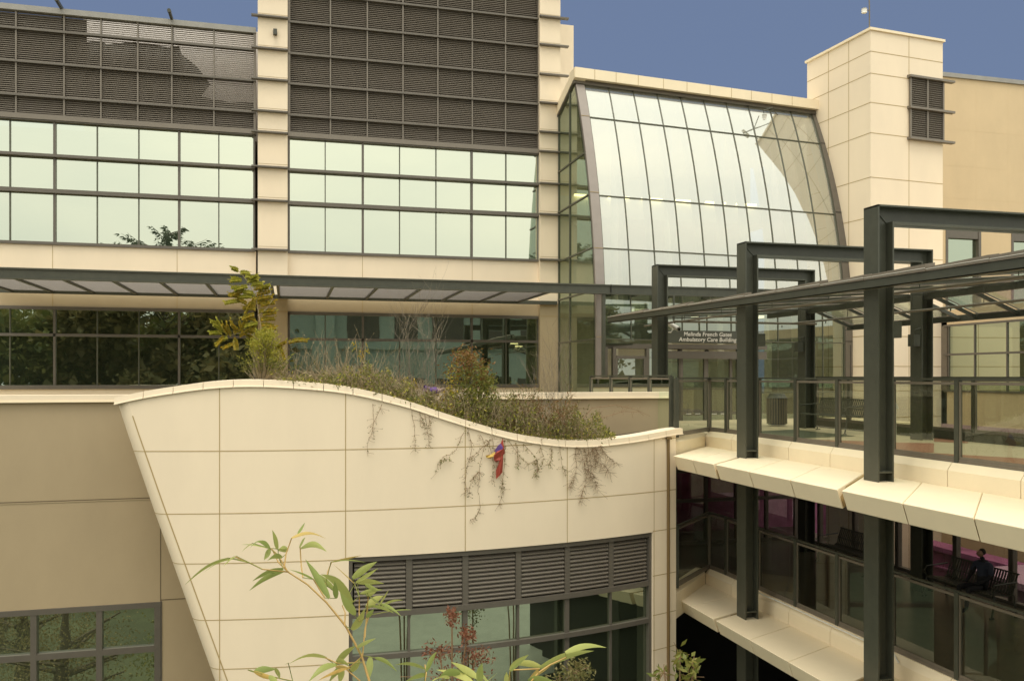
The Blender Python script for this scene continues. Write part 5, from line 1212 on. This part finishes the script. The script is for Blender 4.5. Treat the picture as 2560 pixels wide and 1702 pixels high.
struct('courtyard_paving', MB().prism([(-6, -14, GZ + .01), (40, -14, GZ + .01), (40, 8, GZ + .01), (2, 8, GZ + .01), (-3, 2, GZ + .01), (-4, -5, GZ + .01)], (0, 0, .01)), 'paving')
ob_ = thing('opposite_building', (10.5, -24, GZ), 'grey green building across the courtyard mirrored in the lower middle windows', 'building')
m = MB(); m.box(-1.5, 24, -26, -22, GZ, 6.0); m.box(-2.2, 24.6, -26.4, -21.4, 6.0, 6.3); m.box(-1.6, 24.1, -21.99, -21.8, 2.2, 2.5); m.box(2, 3.6, -21.99, -21.6, GZ, 6); m.build('wall', 'opposite', ob_)
for x in (4.6, 8.2, 11.8, 15.4, 19.0): 
    for z in (-2.4, 2.9): f_ = MB().box(x, x + 2.4, -21.99, -21.95, z, z + 2.2).build('window', 'frame', ob_)
ow = MB(); ow.box(-5, 34, -14.2, -14, GZ, -6.4); ow.build('garden_wall', 'cream', label='long pale garden wall across the courtyard mirrored in the lower windows', cat='wall')
ce = thing('cedar_tree', (-9.3, -25, GZ), 'dark cedar with upswept branches mirrored in the left upper windows', 'tree'); a, b = MB(), MB(); c0 = V((-9.3, -25, GZ)); a.tube([c0, c0 + V((0, 0, 20.4))], .3, 8, .04)
for i in range(70):
    h = G(12, 20.2); an_ = G(0, 6.28); L_ = (20.9 - h) * 1.1 + .9; d = V((math.cos(an_), math.sin(an_), .5)); tip = c0 + V((0, 0, h)) + d.normalized() * L_; a.tube([c0 + V((0, 0, h)), tip], .05, 4, .01)
    for k in range(60): q = G(.15, 1.05); p = (c0 + V((0, 0, h))).lerp(tip, q) - V((0, 0, .1)); b.leaf(p, V((rnd.gauss(0, .6), rnd.gauss(0, .6), -.6)) + d * .5, G(.25, .5), .12)
a.build('trunk', 'bark', ce); b.build('crown', 'leaf_conifer', ce)
sp_ = [(-52, -24), (-40, -30), (-31, -26), (-25, -24), (-13, -25), (-7, -28), (28, -26), (34, -27), (-48, -29), (-16, -31), (-3.5, -24)]
for i, (x, y) in enumerate(sp_):
    c = copy_tree(pro[i % 3]); c.location = V((x, y, GZ)) * S; c.rotation_euler = (0, 0, i * 1.3); c.scale = (1, 1, [.95, 1.0, .9, 1.03][i % 4])
bush = [make_tree((-11, 6.5, GZ), 3.6, 1.5, 4200, .075, 'leaf_tree'), make_tree((-7, 5, GZ), 3.9, 1.6, 4200, .07, 'leaf_tree_b')]
for b_o in bush: b_o['label'] = 'garden shrub mirrored in the lower windows'; b_o['group'] = 'shrubs mirrored in the lower windows'; b_o['category'] = 'shrub'; b_o.name = 'courtyard_shrub'
for i, (x, y) in enumerate([(-15, 4), (-9, 9), (-12.5, 9.5), (-5, 9), (-2, 8.6), (-9, 0), (-14, -5)]):
    c = copy_tree(bush[i % 2]); c.location = V((x, y, GZ)) * S; c.rotation_euler = (0, 0, i)
